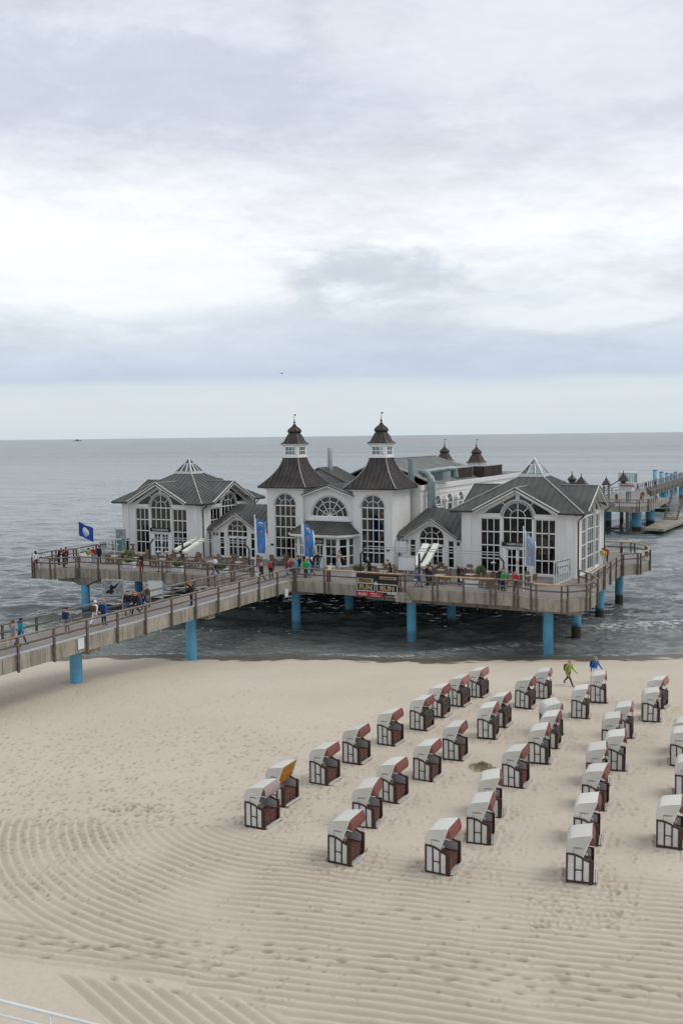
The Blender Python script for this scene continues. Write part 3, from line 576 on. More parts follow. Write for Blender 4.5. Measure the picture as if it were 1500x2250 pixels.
# ================================================================== THE RESTAURANT ON THE PIER
DZ = 5.0
def gable_side_openings(L_, door):
    c = L_ / 2; s = L_ / 10.6
    A = (1.85 * s, c - 1.62 * s); B = (c - 1.36 * s, c + 1.36 * s); C = (c + 1.62 * s, L_ - 1.85 * s)
    return A, B, C
def pavilion(label, cat_label, X0, Y0, w_, sign, front_door=True):
    root = thing('pavilion', label, 'pavilion', (X0, Y0, DZ)); sd4 = sides(w_, w_); c = w_ / 2; ez = 5.72; ov = .8
    hg = 3.9; rise = 2.1
    walls = MB(); trim = MB(); barge = MB(); gut = MB(); fl = MB()
    zr = 5.02; zt = 5.42
    (a0, a1), (b0, b1), (c0, c1) = gable_side_openings(w_, True)
    ar_ = 1.36
    for k, T in enumerate(sd4):
        walls.T = T; trim.T = T; barge.T = T
        e0 = .0 if k % 2 == 0 else .22
        top = lambda x: ez + rise * (1 - abs(x - c) / hg) - .20
        outer = [(e0, 0), (w_ - e0, 0), (w_ - e0, ez - .1), (c + hg - .25, ez - .1), (c, ez + rise - .25), (c - hg + .25, ez - .1), (e0, ez - .1)]
        q = math.sqrt(1.62 ** 2 - .30 ** 2)
        tl = [(a0 + .15, zt)] + [(c - x, 5.12 + math.sqrt(max(0, 1.62 ** 2 - x * x))) for x in (1.59, 1.5, 1.3, 1.0, .6, .14)] + [(c - .14, top(c - .14) - .30), (a0 + .75, top(a0 + .75) - .32)]
        tl = [(x, max(z, zt)) for x, z in tl]
        tr2 = [(w_ - x, z) for x, z in tl][::-1]
        holes = [rect(a0, a1, .18, zr), arch_poly(b0, b1, .18 if False else .02, 5.12, ar_), rect(c0, c1, .18, zr), tl, tr2]
        walls.plate(outer, holes, 0, .22)
        # framing mouldings
        inbars(trim, arch_poly(b0 - .10, b1 + .10, .3, 5.12, ar_ + .10)[1:], .17, -.035, False, .09)
        inbars(trim, [(a0 - .15, zr + .20), (b0 - .2, zr + .20)], .20, -.02, False, .07); inbars(trim, [(b1 + .2, zr + .20), (c1 + .15, zr + .20)], .20, -.02, False, .07)
        for x in (.62, w_ - .62):   # corner pilasters
            trim.box(x - .30, x + .30, -.06, .0, .12, ez - .72); trim.box(x - .36, x + .36, -.10, .0, ez - .72, ez - .60); trim.box(x - .30, x + .30, -.04, 0, ez - .60, ez - .2)
        trim.box(-.03, w_ + .03, -.05, 0, 0, .14)
        for sg in (-1, 1):   # white boards under the gable edge and the eaves
            p = (c + sg * (hg + .02), -ov + .07, ez - .06); r_ = (c, -ov + .07, ez + rise - .10)
            barge.bar(p, r_, .06, .34, (0, 0, 1)); barge.bar((c + sg * (hg + .02), -ov / 2 + .06, ez - .10), (c, -ov / 2 + .06, ez + rise - .14), ov - .12, .05, (0, 0, 1))
            xa, xb = sorted((c + sg * (hg - .05), c + sg * (c + ov - .06)))
            barge.box(xa, xb, -ov + .06, -.001, ez - .20, ez - .10); gut = MB(T); gut.box(xa, xb + 0, -ov - .06, -ov + .05, ez - .16, ez + .0); gut.build('gutter', 'dark_metal', root)
            inbars(trim, [(c + sg * 1.15, 5.12 + 1.15), (c + sg * 1.75, 5.12 + 1.62)], .07, .05)
        wn = []
        wn.append(window(root, T, a0, a1, .18, zr, 3, 4)); wn.append(window(root, T, c0, c1, .18, zr, 3, 4))
        door = (k == 0)
        z0 = 2.62 if door else .18
        window(root, T, b0, b1, z0, 5.12, 4, 2 if door else 4, arch=ar_, rays=3, name='arched_window')
        for h_ in (tl, tr2):
            mb = MB(T); inbars(mb, h_, .09, .12, True, .09); f = mb.build('gable_window', 'frame_white', root); g = MB(T); g.plate(h_, [], .10, .125); g.build('pane', 'glass', f)
        if door:
            d = MB(T); d.box(b0, b0 + .30, .05, .2, .02, 2.62); d.box(b1 - .30, b1, .05, .2, .02, 2.62); d.box(b0 + .30, b1 - .30, .05, .2, 2.38, 2.62); fr = d.build('door_surround', 'frame_white', root)
            for sg in (0, 1):
                xa = b0 + .34 + sg * (c - b0 - .33); xb = xa + (c - b0 - .38)
                dm = MB(T); inbars(dm, rect(xa + .05, xb - .05, .06, 2.34), .12, .12, True, .06); inbars(dm, [((xa + xb) / 2, .1), ((xa + xb) / 2, 2.3)], .07, .121)
                for z in (.85, 1.6): inbars(dm, [(xa, z), (xb, z)], .07, .122)
                dr = dm.build('door', 'frame_white', root); g = MB(T); g.box(xa + .05, xb - .05, .11, .13, .06, 2.34); g.build('pane', 'glass', dr)
                hb = MB(T); xh = xb - .07 if sg == 0 else xa + .07; hb.box(xh - .02, xh + .02, .02, .08, 1.0, 1.3); hb.build('handle', 'steel', dr)
            sb = MB(T); sb.box(b0 - .05, b1 + .05, -.12, -.04, 2.58, 2.96); sgn = sb.build('name_sign', 'sign_black', root); tag(sgn, 'black name board reading %s in pale capitals' % sign)
            lettering(sign, .27, 'print_white', sgn, T, c, 2.68, -.135, bold=.004, spacing=1.02, sx=.86 if len(sign) > 12 else 1.0)
    walls.build('wall', 'plaster', root); trim.build('moulding', 'wood_white', root)
    # roof
    rf = MB(); ts = 1.10; tz = 8.62; run = c + ov - ts; sl = (tz - ez) / run; yb = -ov + rise / sl
    for k, T in enumerate(sd4):
        t4 = lambda p: Vector(T(*p))
        roof_face(rf, [t4(p) for p in [(-ov, -ov, ez), (c - hg, -ov, ez), (c, yb, ez + rise), (c + hg, -ov, ez), (w_ + ov, -ov, ez), (c + ts, c - ts, tz), (c - ts, c - ts, tz)]])
        for sg in (-1, 1): roof_face(rf, [t4(p) for p in [(c + sg * hg, -ov, ez + .01), (c, -ov, ez + rise + .01), (c, yb + .05, ez + rise + .01)]])
    roof = rf.build('roof', ['zinc', 'zinc'], root)
    for T in sd4:
        hp = MB(); hp.bar(Vector(T(-ov, -ov, ez)) + Vector((0, 0, .05)), Vector(T(c - ts, c - ts, tz)) + Vector((0, 0, .05)), .09, .06); hp.bar(Vector(T(c, -ov, ez + rise + .03)), Vector(T(c, yb, ez + rise + .03)), .12, .06)
        hp.build('hip_flashing', 'lead', roof)
    barge.build('bargeboard', 'wood_white', root)
    for (x, y) in ((w_ + .09, .35), (w_ + .09, w_ - .25)): dp = MB(); dp.tube([(w_ + .75, y, ez - .1), (w_ + .5, y, ez - .35), (x, y, ez - .7), (x, y, .05)], .065, 8); dp.build('downpipe', 'dark_metal', root)
    # glass lantern
    ln = MB(); b = ts + .05; az_ = 10.3
    ln.box(c - b, c + b, c - b, c - b + .16, tz - .05, tz + .22); ln.box(c - b, c + b, c + b - .16, c + b, tz - .05, tz + .22); ln.box(c - b, c - b + .16, c - b + .16, c + b - .16, tz - .05, tz + .22); ln.box(c + b - .16, c + b, c - b + .16, c + b - .16, tz - .05, tz + .22)
    for T in sd4:
        P_ = lambda u, f: Vector(T(c + u * (1 - f), c - (b - .05) * (1 - f), tz + .22 + (az_ - tz - .22) * f))
        for u in (-b + .05, -.38, .38): ln.bar(P_(u, 0), P_(u, 1 if u < -1 else (.60)), .13 if u < -1 else .10, .10)
        ln.bar(P_(-b * .95, .60), P_(b * .95, .60), .10, .09)
    lt = ln.build('skylight_frame', 'white_metal', root)
    g = MB(); bb = b - .09; g.add([(c - bb, c - bb, tz + .2), (c + bb, c - bb, tz + .2), (c + bb, c + bb, tz + .2), (c - bb, c + bb, tz + .2), (c, c, az_ - .06)], [(0, 1, 4), (1, 2, 4), (2, 3, 4), (3, 0, 4)])
    g.build('pane', 'clear_glass', lt)
    fl.box(.25, w_ - .25, .25, w_ - .25, .004, .03); fl.build('floor', 'slat_brown', root)
    return root
PAV_L = pavilion('left white pavilion with grey roof and glass pyramid, its black board reading PALMENGARTEN', '', -69.9, 80.4, 10.5, 'PALMENGARTEN')
PAV_R = pavilion('right white pavilion with grey roof and glass pyramid, its black board reading KAISERPAVILLON', '', -30.95, 81.5, 10.5, 'KAISERPAVILLON')
def link_wing(label, X0, Y0, w_, d_, hip_left, hip_right):
    root = thing('link_building', label, 'building', (X0, Y0, DZ)); T = lambda u, v, z: (u, v, z); c = 3.35 if X0 > -45 else w_ - 4.05
    ez = 2.95; rz = 5.4; hg = 2.75; rise = 1.75
    w1 = MB(T); outer = [(0, 0), (w_, 0), (w_, ez), (c + hg - .3, ez), (c, ez + rise - .2), (c - hg + .3, ez), (0, ez)]
    ax0, ax1 = c - 1.25, c + 1.25
    lw = [(c - 2.25, c - 1.65), (c + 1.65, c + 2.25)]; small = [(.35, .75), (.85, 1.2)] if c - 2.25 > 1.3 else []
    small = [s_ for s_ in [(c - 3.15, c - 2.8), (c - 2.75, c - 2.4), (c + 2.45, c + 2.85)] if s_[0] > .05 and s_[1] < w_ - .05]
    holes = [arch_poly(ax0, ax1, .02, 2.78, 1.2)] + [rect(a, b, .1, 2.65) for a, b in lw if b < w_] + [rect(a, b, 2.15, 2.6) for a, b in small]
    w1.plate(outer, holes, 0, .2); w1.box(0, .2, .2, d_, 0, ez); w1.box(w_ - .2, w_, .2, d_, 0, ez); w1.box(.2, w_ - .2, d_ - .2, d_, 0, ez); w1.build('wall', 'wood_white', root)
    window(root, T, ax0, ax1, 2.2, 2.78, 4, 1, arch=1.2, name='arched_window', y=.1)
    for a, b in lw:
        if b < w_: window(root, T, a, b, .1, 2.65, 1, 4, y=.1, rowz=[1.0, 2.05])
    for a, b in small: window(root, T, a, b, 2.15, 2.6, 1, 1, y=.1)
    for sg in (0, 1):
        xa = ax0 + .12 + sg * 1.17; xb = xa + 1.1; dm = MB(T); inbars(dm, rect(xa, xb, .08, 2.1), .16, .1, True, .06); inbars(dm, [((xa + xb) / 2, .1), ((xa + xb) / 2, 2.1)], .08, .101); inbars(dm, [(xa, 1.15), (xb, 1.15)], .07, .102)
        dr = dm.build('door', 'frame_white', root); g = MB(T); g.box(xa, xb, .09, .11, .08, 2.1); g.build('pane', 'glass', dr)
    rf = MB(); ov = .55; yr = d_ / 2; xl = -.35 if hip_left else 0; xr = w_ + (.35 if hip_right else 0)
    hl = 1.9 if hip_left else 0; hr = 1.9 if hip_right else 0; sl = (rz - ez) / (yr + ov); yb = -ov + rise / sl
    roof_face(rf, [(xl, -ov, ez), (c - hg, -ov, ez), (c, yb, ez + rise), (c + hg if c + hg < xr else xr, -ov, ez), (xr, -ov, ez), (xr - hr, yr, rz), (xl + hl, yr, rz)])
    roof_face(rf, [(xl, d_ + ov, ez), (xr, d_ + ov, ez), (xr - hr, yr, rz), (xl + hl, yr, rz)])
    if hip_left: roof_face(rf, [(xl, -ov, ez), (xl + hl, yr, rz), (xl, d_ + ov, ez)])
    for sg in (-1, 1): roof_face(rf, [(c + sg * hg, -ov - .02, ez + .01), (c, -ov - .02, ez + rise + .01), (c, yb + .05, ez + rise + .01)], spacing=.45)
    r_ = rf.build('roof', ['zinc', 'zinc'], root); b_ = MB()
    for sg in (-1, 1): b_.bar((c + sg * hg * .98, -ov + .03, ez - .05), (c, -ov + .03, ez + rise - .1), .06, .22); b_.bar((c + sg * (hg - .1), -ov / 2 + .02, ez - .08), (c, -ov / 2 + .02, ez + rise - .16), ov - .08, .05)
    b_.build('bargeboard', 'wood_white', root)
    f = MB(); f.box(.2, w_ - .2, .2, d_ - .2, .004, .03); f.build('floor', 'slat_brown', root)
    gt = MB(); gt.tube([(xl + .1, -ov, ez - .15), (.06, -.06, ez - .5), (.06, -.06, .02)], .06, 8); gt.build('downpipe', 'dark_metal', root); return root
link_wing('low white link building with arched window between left pavilion and left tower', -59.38, 82.0, 7.5, 6.5, True, False)
link_wing('low white link building with arched window between right tower and right pavilion', -37.83, 82.9, 6.86, 6.5, True, False)
# ---- entrance building with the twin towers
CX0 = -51.85; CYF = 81.5; CW = 13.98
root = thing('entrance_building', 'white entrance building with twin copper capped towers and half round window', 'building', (CX0, CYF, DZ))
TW = 4.2
def tower(px, mirrored):
    sd4 = [lambda u, v, z, f=f: (lambda q: (q[0] + px, q[1], q[2]))(f(u, v, z)) for f in sides(TW, TW)]
    wl = MB(); H_ = 7.5; c = TW / 2
    for k, T in enumerate(sd4):
        wl.T = T; e0 = 0 if k % 2 == 0 else .25
        holes = [arch_poly(.87, 3.33, .26, 5.65, 1.2)] if k == 0 else []
        wl.plate(rect(e0, TW - e0, 0, H_), holes, 0, .25)
    wl.T = sd4[0]; t_ = wl.build('tower_wall', 'plaster', root)
    fw_ = window(root, sd4[0], .87, 3.33, .26, 5.65, 4, 5, arch=1.2, name='tall_arched_window')
    md = MB(sd4[0]); inbars(md, arch_poly(.80, 3.40, .18, 5.65, 1.27), .10, -.02, True, .06); md.build('moulding', 'wood_white', root)
    # eaves and bell-cast skirt
    cx = px + c; cy = c; rf = MB(); prof = [(2.78, 7.42), (2.80, 7.54)] + [(.90 + 1.88 * (1 - f) ** 1.75, 7.56 + 2.94 * f) for f in [i / 11 for i in range(12)]]
    rf.rings(prof, 4, (cx, cy), [1] * len(prof))
    vs = []
    for k in range(4):
        ca, sa = math.cos(k * PI / 2), math.sin(k * PI / 2); Rr = lambda u, v, z: Vector((cx + u * ca - v * sa, cy + u * sa + v * ca, z))
        a = -2.4
        while a < 2.45:
            pts = [(r_, z) for r_, z in prof[2:] if r_ >= abs(a)]
            if len(pts) > 1:
                for (r0, z0), (r1, z1) in zip(pts, pts[1:]): rf.bar(Rr(a, -r0 - .01, z0 + .03), Rr(a, -r1 - .01, z1 + .03), .035, .045, Rr(0, -1, 1) - Rr(0, 0, 0))
            a += .48
    sk = rf.build('bell_roof', 'copper', root)
    for k in range(4):
        ca, sa = math.cos(k * PI / 2), math.sin(k * PI / 2); fls = MB()
        for (r0, z0), (r1, z1) in zip(prof[2:], prof[3:]): fls.bar((cx + (r0 * ca - r0 * sa), cy + (r0 * sa + r0 * ca), z0 + .03), (cx + (r1 * ca - r1 * sa), cy + (r1 * sa + r1 * ca), z1 + .03), .06, .06)
        fls.build('hip_flashing', 'lead', sk)
    ev = MB(); ev.rings([(TW / 2 + .01, 7.2), (TW / 2 + .16, 7.24), (TW / 2 + .16, 7.34), (2.7, 7.40), (2.7, 7.44)], 4, (cx, cy), [1] * 5); ev.build('cornice', 'wood_white', root)
    lantern_cap(root, cx, cy, 10.48, 1.0)
def lantern_cap(root, cx, cy, z0, s, base=True):
    h = .875 * s; lb = MB(); w2 = 2 * h
    for k, f in enumerate(sides(w2, w2)):
        T = lambda u, v, z, f=f: (lambda q: (q[0] + cx - h, q[1] + cy - h, q[2] + z0))(f(u, v, z)); lb.T = T; e0 = 0 if k % 2 == 0 else .1
        lb.plate(rect(e0, w2 - e0, 0, 1.27 * s), [rect(.26 * s, w2 - .26 * s, .22 * s, 1.06 * s)], 0, .1)
        mb = MB(T); inbars(mb, rect(.26 * s, w2 - .26 * s, .22 * s, 1.06 * s), .08, .03, True); 
        for x in (.26 * s + (w2 - .52 * s) / 3, .26 * s + 2 * (w2 - .52 * s) / 3): inbars(mb, [(x, .22 * s), (x, 1.06 * s)], .05, .031)
        inbars(mb, [(.26 * s, .64 * s), (w2 - .26 * s, .64 * s)], .05, .032)
        fr = mb.build('lantern_window', 'frame_white', root); g = MB(T); g.box(.26 * s, w2 - .26 * s, .025, .035, .22 * s, 1.06 * s); g.build('pane', 'clear_glass', fr)
    lb.build('lantern_wall', 'wood_white', root)
    bs = MB(); bs.rings([(h + .10, z0 - .06), (h + .10, z0 + .07), (h + .02, z0 + .10)], 4, (cx, cy), [1] * 3); bs.build('lantern_sill', 'wood_white', root); bs = MB(); bs.rings([(h + .02, z0 + 1.2 * s), (h + .16, z0 + 1.26 * s), (h + .16, z0 + 1.33 * s)], 4, (cx, cy), [1] * 3); bs.build('lantern_cornice', 'wood_white', root)
    z1 = z0 + 1.33 * s
    P_ = [(1.10, 0), (1.04, .04), (.90, .12), (.80, .25), (.74, .42), (.68, .62), (.60, .82), (.48, 1.02), (.44, 1.12), (.50, 1.17), (.565, 1.25), (.575, 1.34), (.53, 1.46), (.42, 1.60), (.28, 1.72), (.15, 1.86), (.08, 2.02), (.055, 2.15), (.10, 2.20), (.10, 2.27), (.045, 2.33), (.03, 2.6)]
    cp = MB(); n = len(P_); sqs = [1 - .55 * min(1, i / 14) for i in range(n)]
    P_ = [(r_ * 1.0, z * .98) for r_, z in P_]; cp.rings([(r_ * s, z1 + z * s) for r_, z in P_], 24, (cx, cy), sqs)
    for k in range(4):
        for off in (0, 1):
            a = PI / 4 + k * PI / 2 - off * PI / 4
            for i in range(1, 16):
                r0, zz0 = P_[i]; r1, zz1 = P_[i + 1]
                def rr(r_, i_): q = sqs[i_]; return r_ * s * ((1 - q) + q / max(abs(math.cos(a)), abs(math.sin(a))))
                cp.bar((cx + rr(r0, i) * math.cos(a), cy + rr(r0, i) * math.sin(a), z1 + zz0 * s), (cx + rr(r1, i + 1) * math.cos(a), cy + rr(r1, i + 1) * math.sin(a), z1 + zz1 * s), .05, .06)
    cap = cp.build('onion_cap', 'copper', root)
    vn_ = MB(); zt = z1 + 2.5 * s; vn_.tube([(cx, cy, zt), (cx, cy, zt + .45 * s)], .022, 6); vn_.box(cx - .02, cx + .2 * s, cy - .012, cy + .012, zt + .36 * s, zt + .50 * s); vn_.build('weather_vane', 'dark_metal', cap)
tower(0, False); tower(CW - TW, True)
g0, g1 = TW, CW - TW; gc = (g0 + g1) / 2; T = lambda u, v, z: (u, v + .35, z)
wl = MB(T); apx = 7.62; ft = 6.75
wl.plate([(g0, 0), (g1, 0), (g1, ft), (gc, apx), (g0, ft)], [arch_poly(gc - 2.0, gc + 2.0, 4.62, 4.66, 1.98, 28), rect(gc - 2.0, gc + 2.0, .02, 2.9)], 0, .25); wl.build('gable_wall', 'plaster', root)
window(root, T, gc - 2.0, gc + 2.0, 4.62, 4.66, 1, 1, arch=1.98, inner=[.40, .74], rays=5, name='half_round_window', y=.12)
md = MB(T); md.box(gc - 2.45, gc + 2.45, -.14, 0, 4.22, 4.40); md.box(gc - 2.35, gc + 2.35, -.08, 0, 4.40, 4.58); inbars(md, arc(gc, 4.66, 2.10, 2.08, 0, 180, 28), .10, -.02); md.build('moulding', 'wood_white', root)
rf = MB(); bg_ = MB()
for sg in (-1, 1):
    e = gc + sg * 2.95; roof_face(rf, [(e, -.15, ft + .08), (gc, -.15, apx + .22), (gc, 5.5, apx + .22), (e, 5.5, ft + .08)]); bg_.bar((e, -.10, ft - .02), (gc, -.10, apx + .10), .06, .24)
rf.build('gable_roof', ['zinc', 'zinc'], root); bg_.build('bargeboard', 'wood_white', root)
# hooded porch
vx0, vx1 = gc - 2.35, gc + 2.15; yf = -2.0
pw = MB(); hl = MB()
def seg(p, q):
    L_ = math.hypot(q[0] - p[0], q[1] - p[1]); ux, uy = (q[0] - p[0]) / L_, (q[1] - p[1]) / L_
    return (lambda u, v, z: (p[0] + ux * u - uy * v, p[1] + uy * u + ux * v, z)), L_
outline = [(vx0 - .75, .1), (vx0 - .75, -1.2), (vx0, yf), (vx1, yf), (vx1 + .75, -1.2), (vx1 + .75, .1)]
for k in range(5):
    Ts, L_ = seg(outline[k], outline[k + 1]); pw.T = Ts
    if k == 2: hs = [(.25, .95), (1.2, 2.95), (3.15, 4.35)]
    elif k in (1, 3): hs = [(.15, L_ - .15)]
    else: hs = [(.15, L_ - .2)]
    pw.plate(rect(0, L_, 0, 3.12), [rect(a, b, .12, 2.75) for a, b in hs], 0, .14)
    for i, (a, b) in enumerate(hs):
        if k == 2 and i == 1:
            sb = MB(Ts); sb.box(a, b, -.03, .06, 2.20, 2.75); sg_ = sb.build('name_sign', 'sign_black', root); tag(sg_, 'black name board over the entrance reading SEEBRÜCKE')
            lettering('SEEBRÜCKE', .34, 'print_white', sg_, Ts, (a + b) / 2, 2.33, -.045, bold=.006, sx=.85)
            for q in (0, 1):
                xa = a + q * (b - a) / 2; xb = xa + (b - a) / 2; dm = MB(Ts); inbars(dm, rect(xa + .05, xb - .05, .05, 2.14), .12, .06, True, .06); inbars(dm, [((xa + xb) / 2, .05), ((xa + xb) / 2, 2.1)], .06, .061); inbars(dm, [(xa, 1.1), (xb, 1.1)], .07, .062)
                dr = dm.build('door', 'frame_white', root); g = MB(Ts); g.box(xa + .05, xb - .05, .05, .07, .05, 2.14); g.build('pane', 'glass', dr); hb = MB(Ts); hb.box(xb - .1 if q == 0 else xa + .06, xb - .06 if q == 0 else xa + .1, 0, .05, .95, 1.25); hb.build('handle', 'steel', dr)
        else: window(root, Ts, a, b, .12, 2.75, 2 if b - a > 1 else 1, 3, y=.07, rowz=[1.05, 2.0])
pw.build('porch_wall', 'wood_white', root)
pr = MB(); o2 = [(vx0 - 1.35, .1), (vx0 - 1.25, -1.5), (vx0 - .2, yf - .65), (vx1 + .2, yf - .65), (vx1 + 1.25, -1.5), (vx1 + 1.35, .1)]; ez = 3.16; tzr = 4.2; tops = [(vx0 - .1, .1), (vx0 - .1, .05), (vx0 + .15, -.1), (vx1 - .1, -.1), (vx1 + .1, .05), (vx1 + .1, .1)]
for k in range(5): roof_face(pr, [(*o2[k], ez), (*o2[k + 1], ez), (*tops[k + 1], tzr), (*tops[k], tzr)], th=.12, spacing=.5)
pr.box(vx0 - .1, vx1 + .1, -.1, .35, tzr - .06, tzr + .02)
por = pr.build('porch_roof', ['zinc', 'zinc'], root); fb = MB()
for k in range(5): fb.bar((*o2[k], ez - .12), (*o2[k + 1], ez - .12), .08, .20)
fb.prism([(x * 1 + (.04 if x < gc else -.04), y + .04) for x, y in o2], ez - .20, ez - .13); fb.build('porch_fascia', 'wood_white', root)
fl = MB(); fl.box(.3, CW - .3, .4, 11, .004, .03); fl.prism([(x, y + .12) for x, y in outline], .031, .05); fl.build('floor', 'slat_brown', root)
bk = MB(); bk.box(.26, CW - .26, 6.2, 6.4, 0, 6.6); bk.build('inner_wall', 'plaster', root)
wl = MB(); wl.box(TW - .3, TW, TW, 8, 0, 6.6); wl.build('side_wall', 'plaster', root)
lp = MB()
for px in (2.55, CW - TW + 2.75):
    for k in range(5): a = k * 1.256; lp.rings([(.0, 4.95), (.045, 4.98), (.05, 5.06), (.02, 5.12)], 8, (px + .28 * math.cos(a), 1.4 + .28 * math.sin(a)))
lp.build('chandelier_bulb', 'lamp_glow', root); ch = MB()
for px in (2.55, CW - TW + 2.75):
    ch.tube([(px, 1.4, 7.3), (px, 1.4, 4.9)], .02, 6)
    for k in range(5): a = k * 1.256; ch.bar((px, 1.4, 4.9), (px + .28 * math.cos(a), 1.4 + .28 * math.sin(a), 4.94), .03, .03)
ch.build('chandelier', 'copper', root)
pl = MB(); pl.box(.36, .70, -.05, 0, 1.55, 1.75); pl.build('wall_plaque', 'sign_black', root); pl = MB(); pl.box(CW - .62, CW - .34, -.05, 0, 1.55, 1.75); pl.build('wall_plaque', 'sign_black', root)
# ---- rear hall with its own two caps, screens, ducts
HX0, HX1, HY0, HY1 = -52.7, -37.0, 86.2, 124.0
hall = thing('banquet_hall', 'long white flat sided hall with arched windows and metal roofs behind the towers', 'building', (HX0, HY0, DZ))
hw, hd = HX1 - HX0, HY1 - HY0; wl = MB(); sd4 = sides(hw, hd)
ys = [4.4 + 3.3 * k for k in range(10)]
for k, T in enumerate(sd4):
    wl.T = T; L_ = hd if k % 2 else hw; e0 = 0 if k % 2 == 0 else .25
    hs = [arch_poly(y - .9, y + .9, 2.6, 5.4, .95, 14) for y in ys] if k % 2 else []
    if k == 3: hs = [[(L_ - x, z) for x, z in h_][::-1] for h_ in hs]
    wl.plate(rect(e0, L_ - e0, 0, 7.1), hs, 0, .25)
wl.T = None
for a in ((-.12, hw + .12, -.12, .2), (-.12, hw + .12, hd - .2, hd + .12), (-.12, .2, .2, hd - .2), (hw - .2, hw + .12, .2, hd - .2)): wl.box(*a, 7.1, 7.58)
wl.build('wall', 'plaster', hall)
for y in ys:
    for k in (1, 3):
        yy = y if k == 1 else hd - y; window(hall, sd4[k], yy - .9, yy + .9, 2.6, 5.4, 2, 3, arch=.95, rays=3, bw=.07, name='arched_window')
for y in [2.6] + [v + 1.65 for v in ys]:
    b = MB(); b.box(hw, hw + .35, y - .22, y + .22, .3, 5.7); b.box(hw, hw + .45, y - .32, y + .32, 5.7, 5.9); b.add([(hw, y - .32, 5.9), (hw + .45, y - .32, 5.9), (hw + .45, y + .32, 5.9), (hw, y + .32, 5.9), (hw + .2, y, 6.35)], [(0, 1, 4), (1, 2, 4), (2, 3, 4), (3, 0, 4)]); b.build('buttress', 'wood_white', hall)
st = MB(); st.box(hw + .001, hw + .05, .4, hd - .4, 6.55, 6.66); st.build('string_course', 'wood_white', hall)
rf = MB(); rf.box(.2, hw - .2, .2, hd - .2, 7.0, 7.2); rf.build('flat_roof', 'dark_metal', hall)
def gabled(y0, y1, xc, half, ze, zr, hip=0, sp=.5, mt='zinc_pale'):
    m_ = MB()
    for sg in (-1, 1): roof_face(m_, [(xc + sg * half, y0, ze), (xc, y0, zr), (xc, y1 - hip, zr), (xc + sg * half, y1, ze)], spacing=sp)
    if hip: roof_face(m_, [(xc - half, y1, ze), (xc, y1 - hip, zr), (xc + half, y1, ze)], spacing=sp)
    m_.bar((xc, y0, zr + .05), (xc, y1 - hip, zr + .05), .16, .08)
    return m_.build('gabled_roof', [mt, 'zinc'], hall)
gabled(7.0, 26.5, 8.0, 6.6, 7.25, 9.95, 3.6)
gabled(22.0, 34.5, 6.5, 5.5, 7.25, 9.15, 3.0)
fr = MB(); fr.plate([(-4.6, 6.9), (4.6, 6.9), (0, 9.4)], [], 0, .1); fr.T = None
g_ = MB(lambda u, v, z: (u + 2.6, v + 3.0, z)); g_.plate([(-4.4, 7.1), (4.4, 7.1), (0, 9.05)], [], 0, .12); g_.build('gable_wall', 'zinc_pale', hall)
rr = MB(); 
for sg in (-1, 1): roof_face(rr, [(2.6 + sg * 4.7, 2.8, 7.05), (2.6, 2.8, 9.2), (2.6, 7, 9.2), (2.6 + sg * 4.7, 7, 7.05)], spacing=.5)
rr.build('gabled_roof', ['zinc', 'zinc'], hall)
def rear_cap(px, py, Y, lbl):
    p = aty(px, py, Y); 
    r_ = thing('roof_turret', lbl, 'turret', (p.x, p.y, 12.0), 0, 'copper capped turrets on the rear hall'); b = MB(); zb = p.z - 12 - 4.1
    b.box(-.83, .83, -.83, .83, 0, max(.3, zb)); b.build('turret_base', 'wood_white', r_); lantern_cap(r_, 0, 0, max(.3, zb), .96)
    for o in r_.children:
        if o.name.startswith('onion_cap'): o.data.materials[0] = M['copper_red']
rear_cap(976, 966, 119, 'dark red copper onion turret behind the pale seamed roof, the left rear one')
rear_cap(1046, 966, 112, 'copper onion turret with white window lantern behind the brown slatted screens')
for x0, x1, y0, y1, z0, z1 in [(hw - 5.3, hw - 1.9, 14.6, 20.0, 7.6, 8.75), (hw - 4.2, hw - .9, 21.2, 27.8, 7.6, 8.75)]:
    b = thing('slatted_screen', 'brown slatted screen round roof machinery, %s' % ('nearer the silver ducts' if y0 < 20 else 'farther along the roof'), 'screen', (HX0 + x0, HY0 + y0, DZ + 7.2)); s_ = MB(); X_, Y_ = x1 - x0, y1 - y0; h0, h1 = .35, z1 - 7.2
    n = int(Y_ / .22)
    for i in range(n): s_.box(X_ - .03, X_, i * .22, i * .22 + .13, h0, h1); s_.box(0, .03, i * .22, i * .22 + .13, h0, h1)
    n = int(X_ / .22)
    for i in range(n): s_.box(.04 + i * .22, .2 + i * .22, -.03, 0, h0, h1); s_.box(.04 + i * .22, .2 + i * .22, Y_, Y_ + .03, h0, h1)
    s_.build('slat_panel', 'slat_brown', b); c_ = MB(); c_.box(-.06, X_ + .06, -.06, Y_ + .06, h1, h1 + .05)
    for xx in (0, X_ - .08):
        for yy in (0.04, Y_ / 2, Y_ - .1): c_.box(xx, xx + .08, yy, yy + .08, 0, h1)
    c_.build('screen_frame', 'zinc_pale', b); u = MB(); u.box(.5, X_ - .5, .5, Y_ - .5, 0, h1 - .15); u.build('roof_machine', 'dark_metal', b)
dt = thing('air_duct', 'silver ventilation duct climbing the hall wall and bending over its roof', 'duct', (-36.4, 87.4, DZ + 5.0)); a = MB()
a.tube([(-.1, 0, .1), (-.1, 0, 3.25), (-.25, .1, 3.6), (-.6, .3, 3.8), (-1.6, 1.2, 3.85)], .27, 14); a.build('duct_pipe', 'duct', dt)
a = MB(); a.tube([(.75, 1.2, .25), (.55, .9, .25), (.3, .5, .3), (.18, .25, .6), (.15, .2, 1.2), (.15, .2, 2.9), (-.05, .3, 3.35), (-.4, .5, 3.5), (-1.3, 1.2, 3.55)], .24, 14, cap=True); a.build('duct_pipe', 'duct', dt)
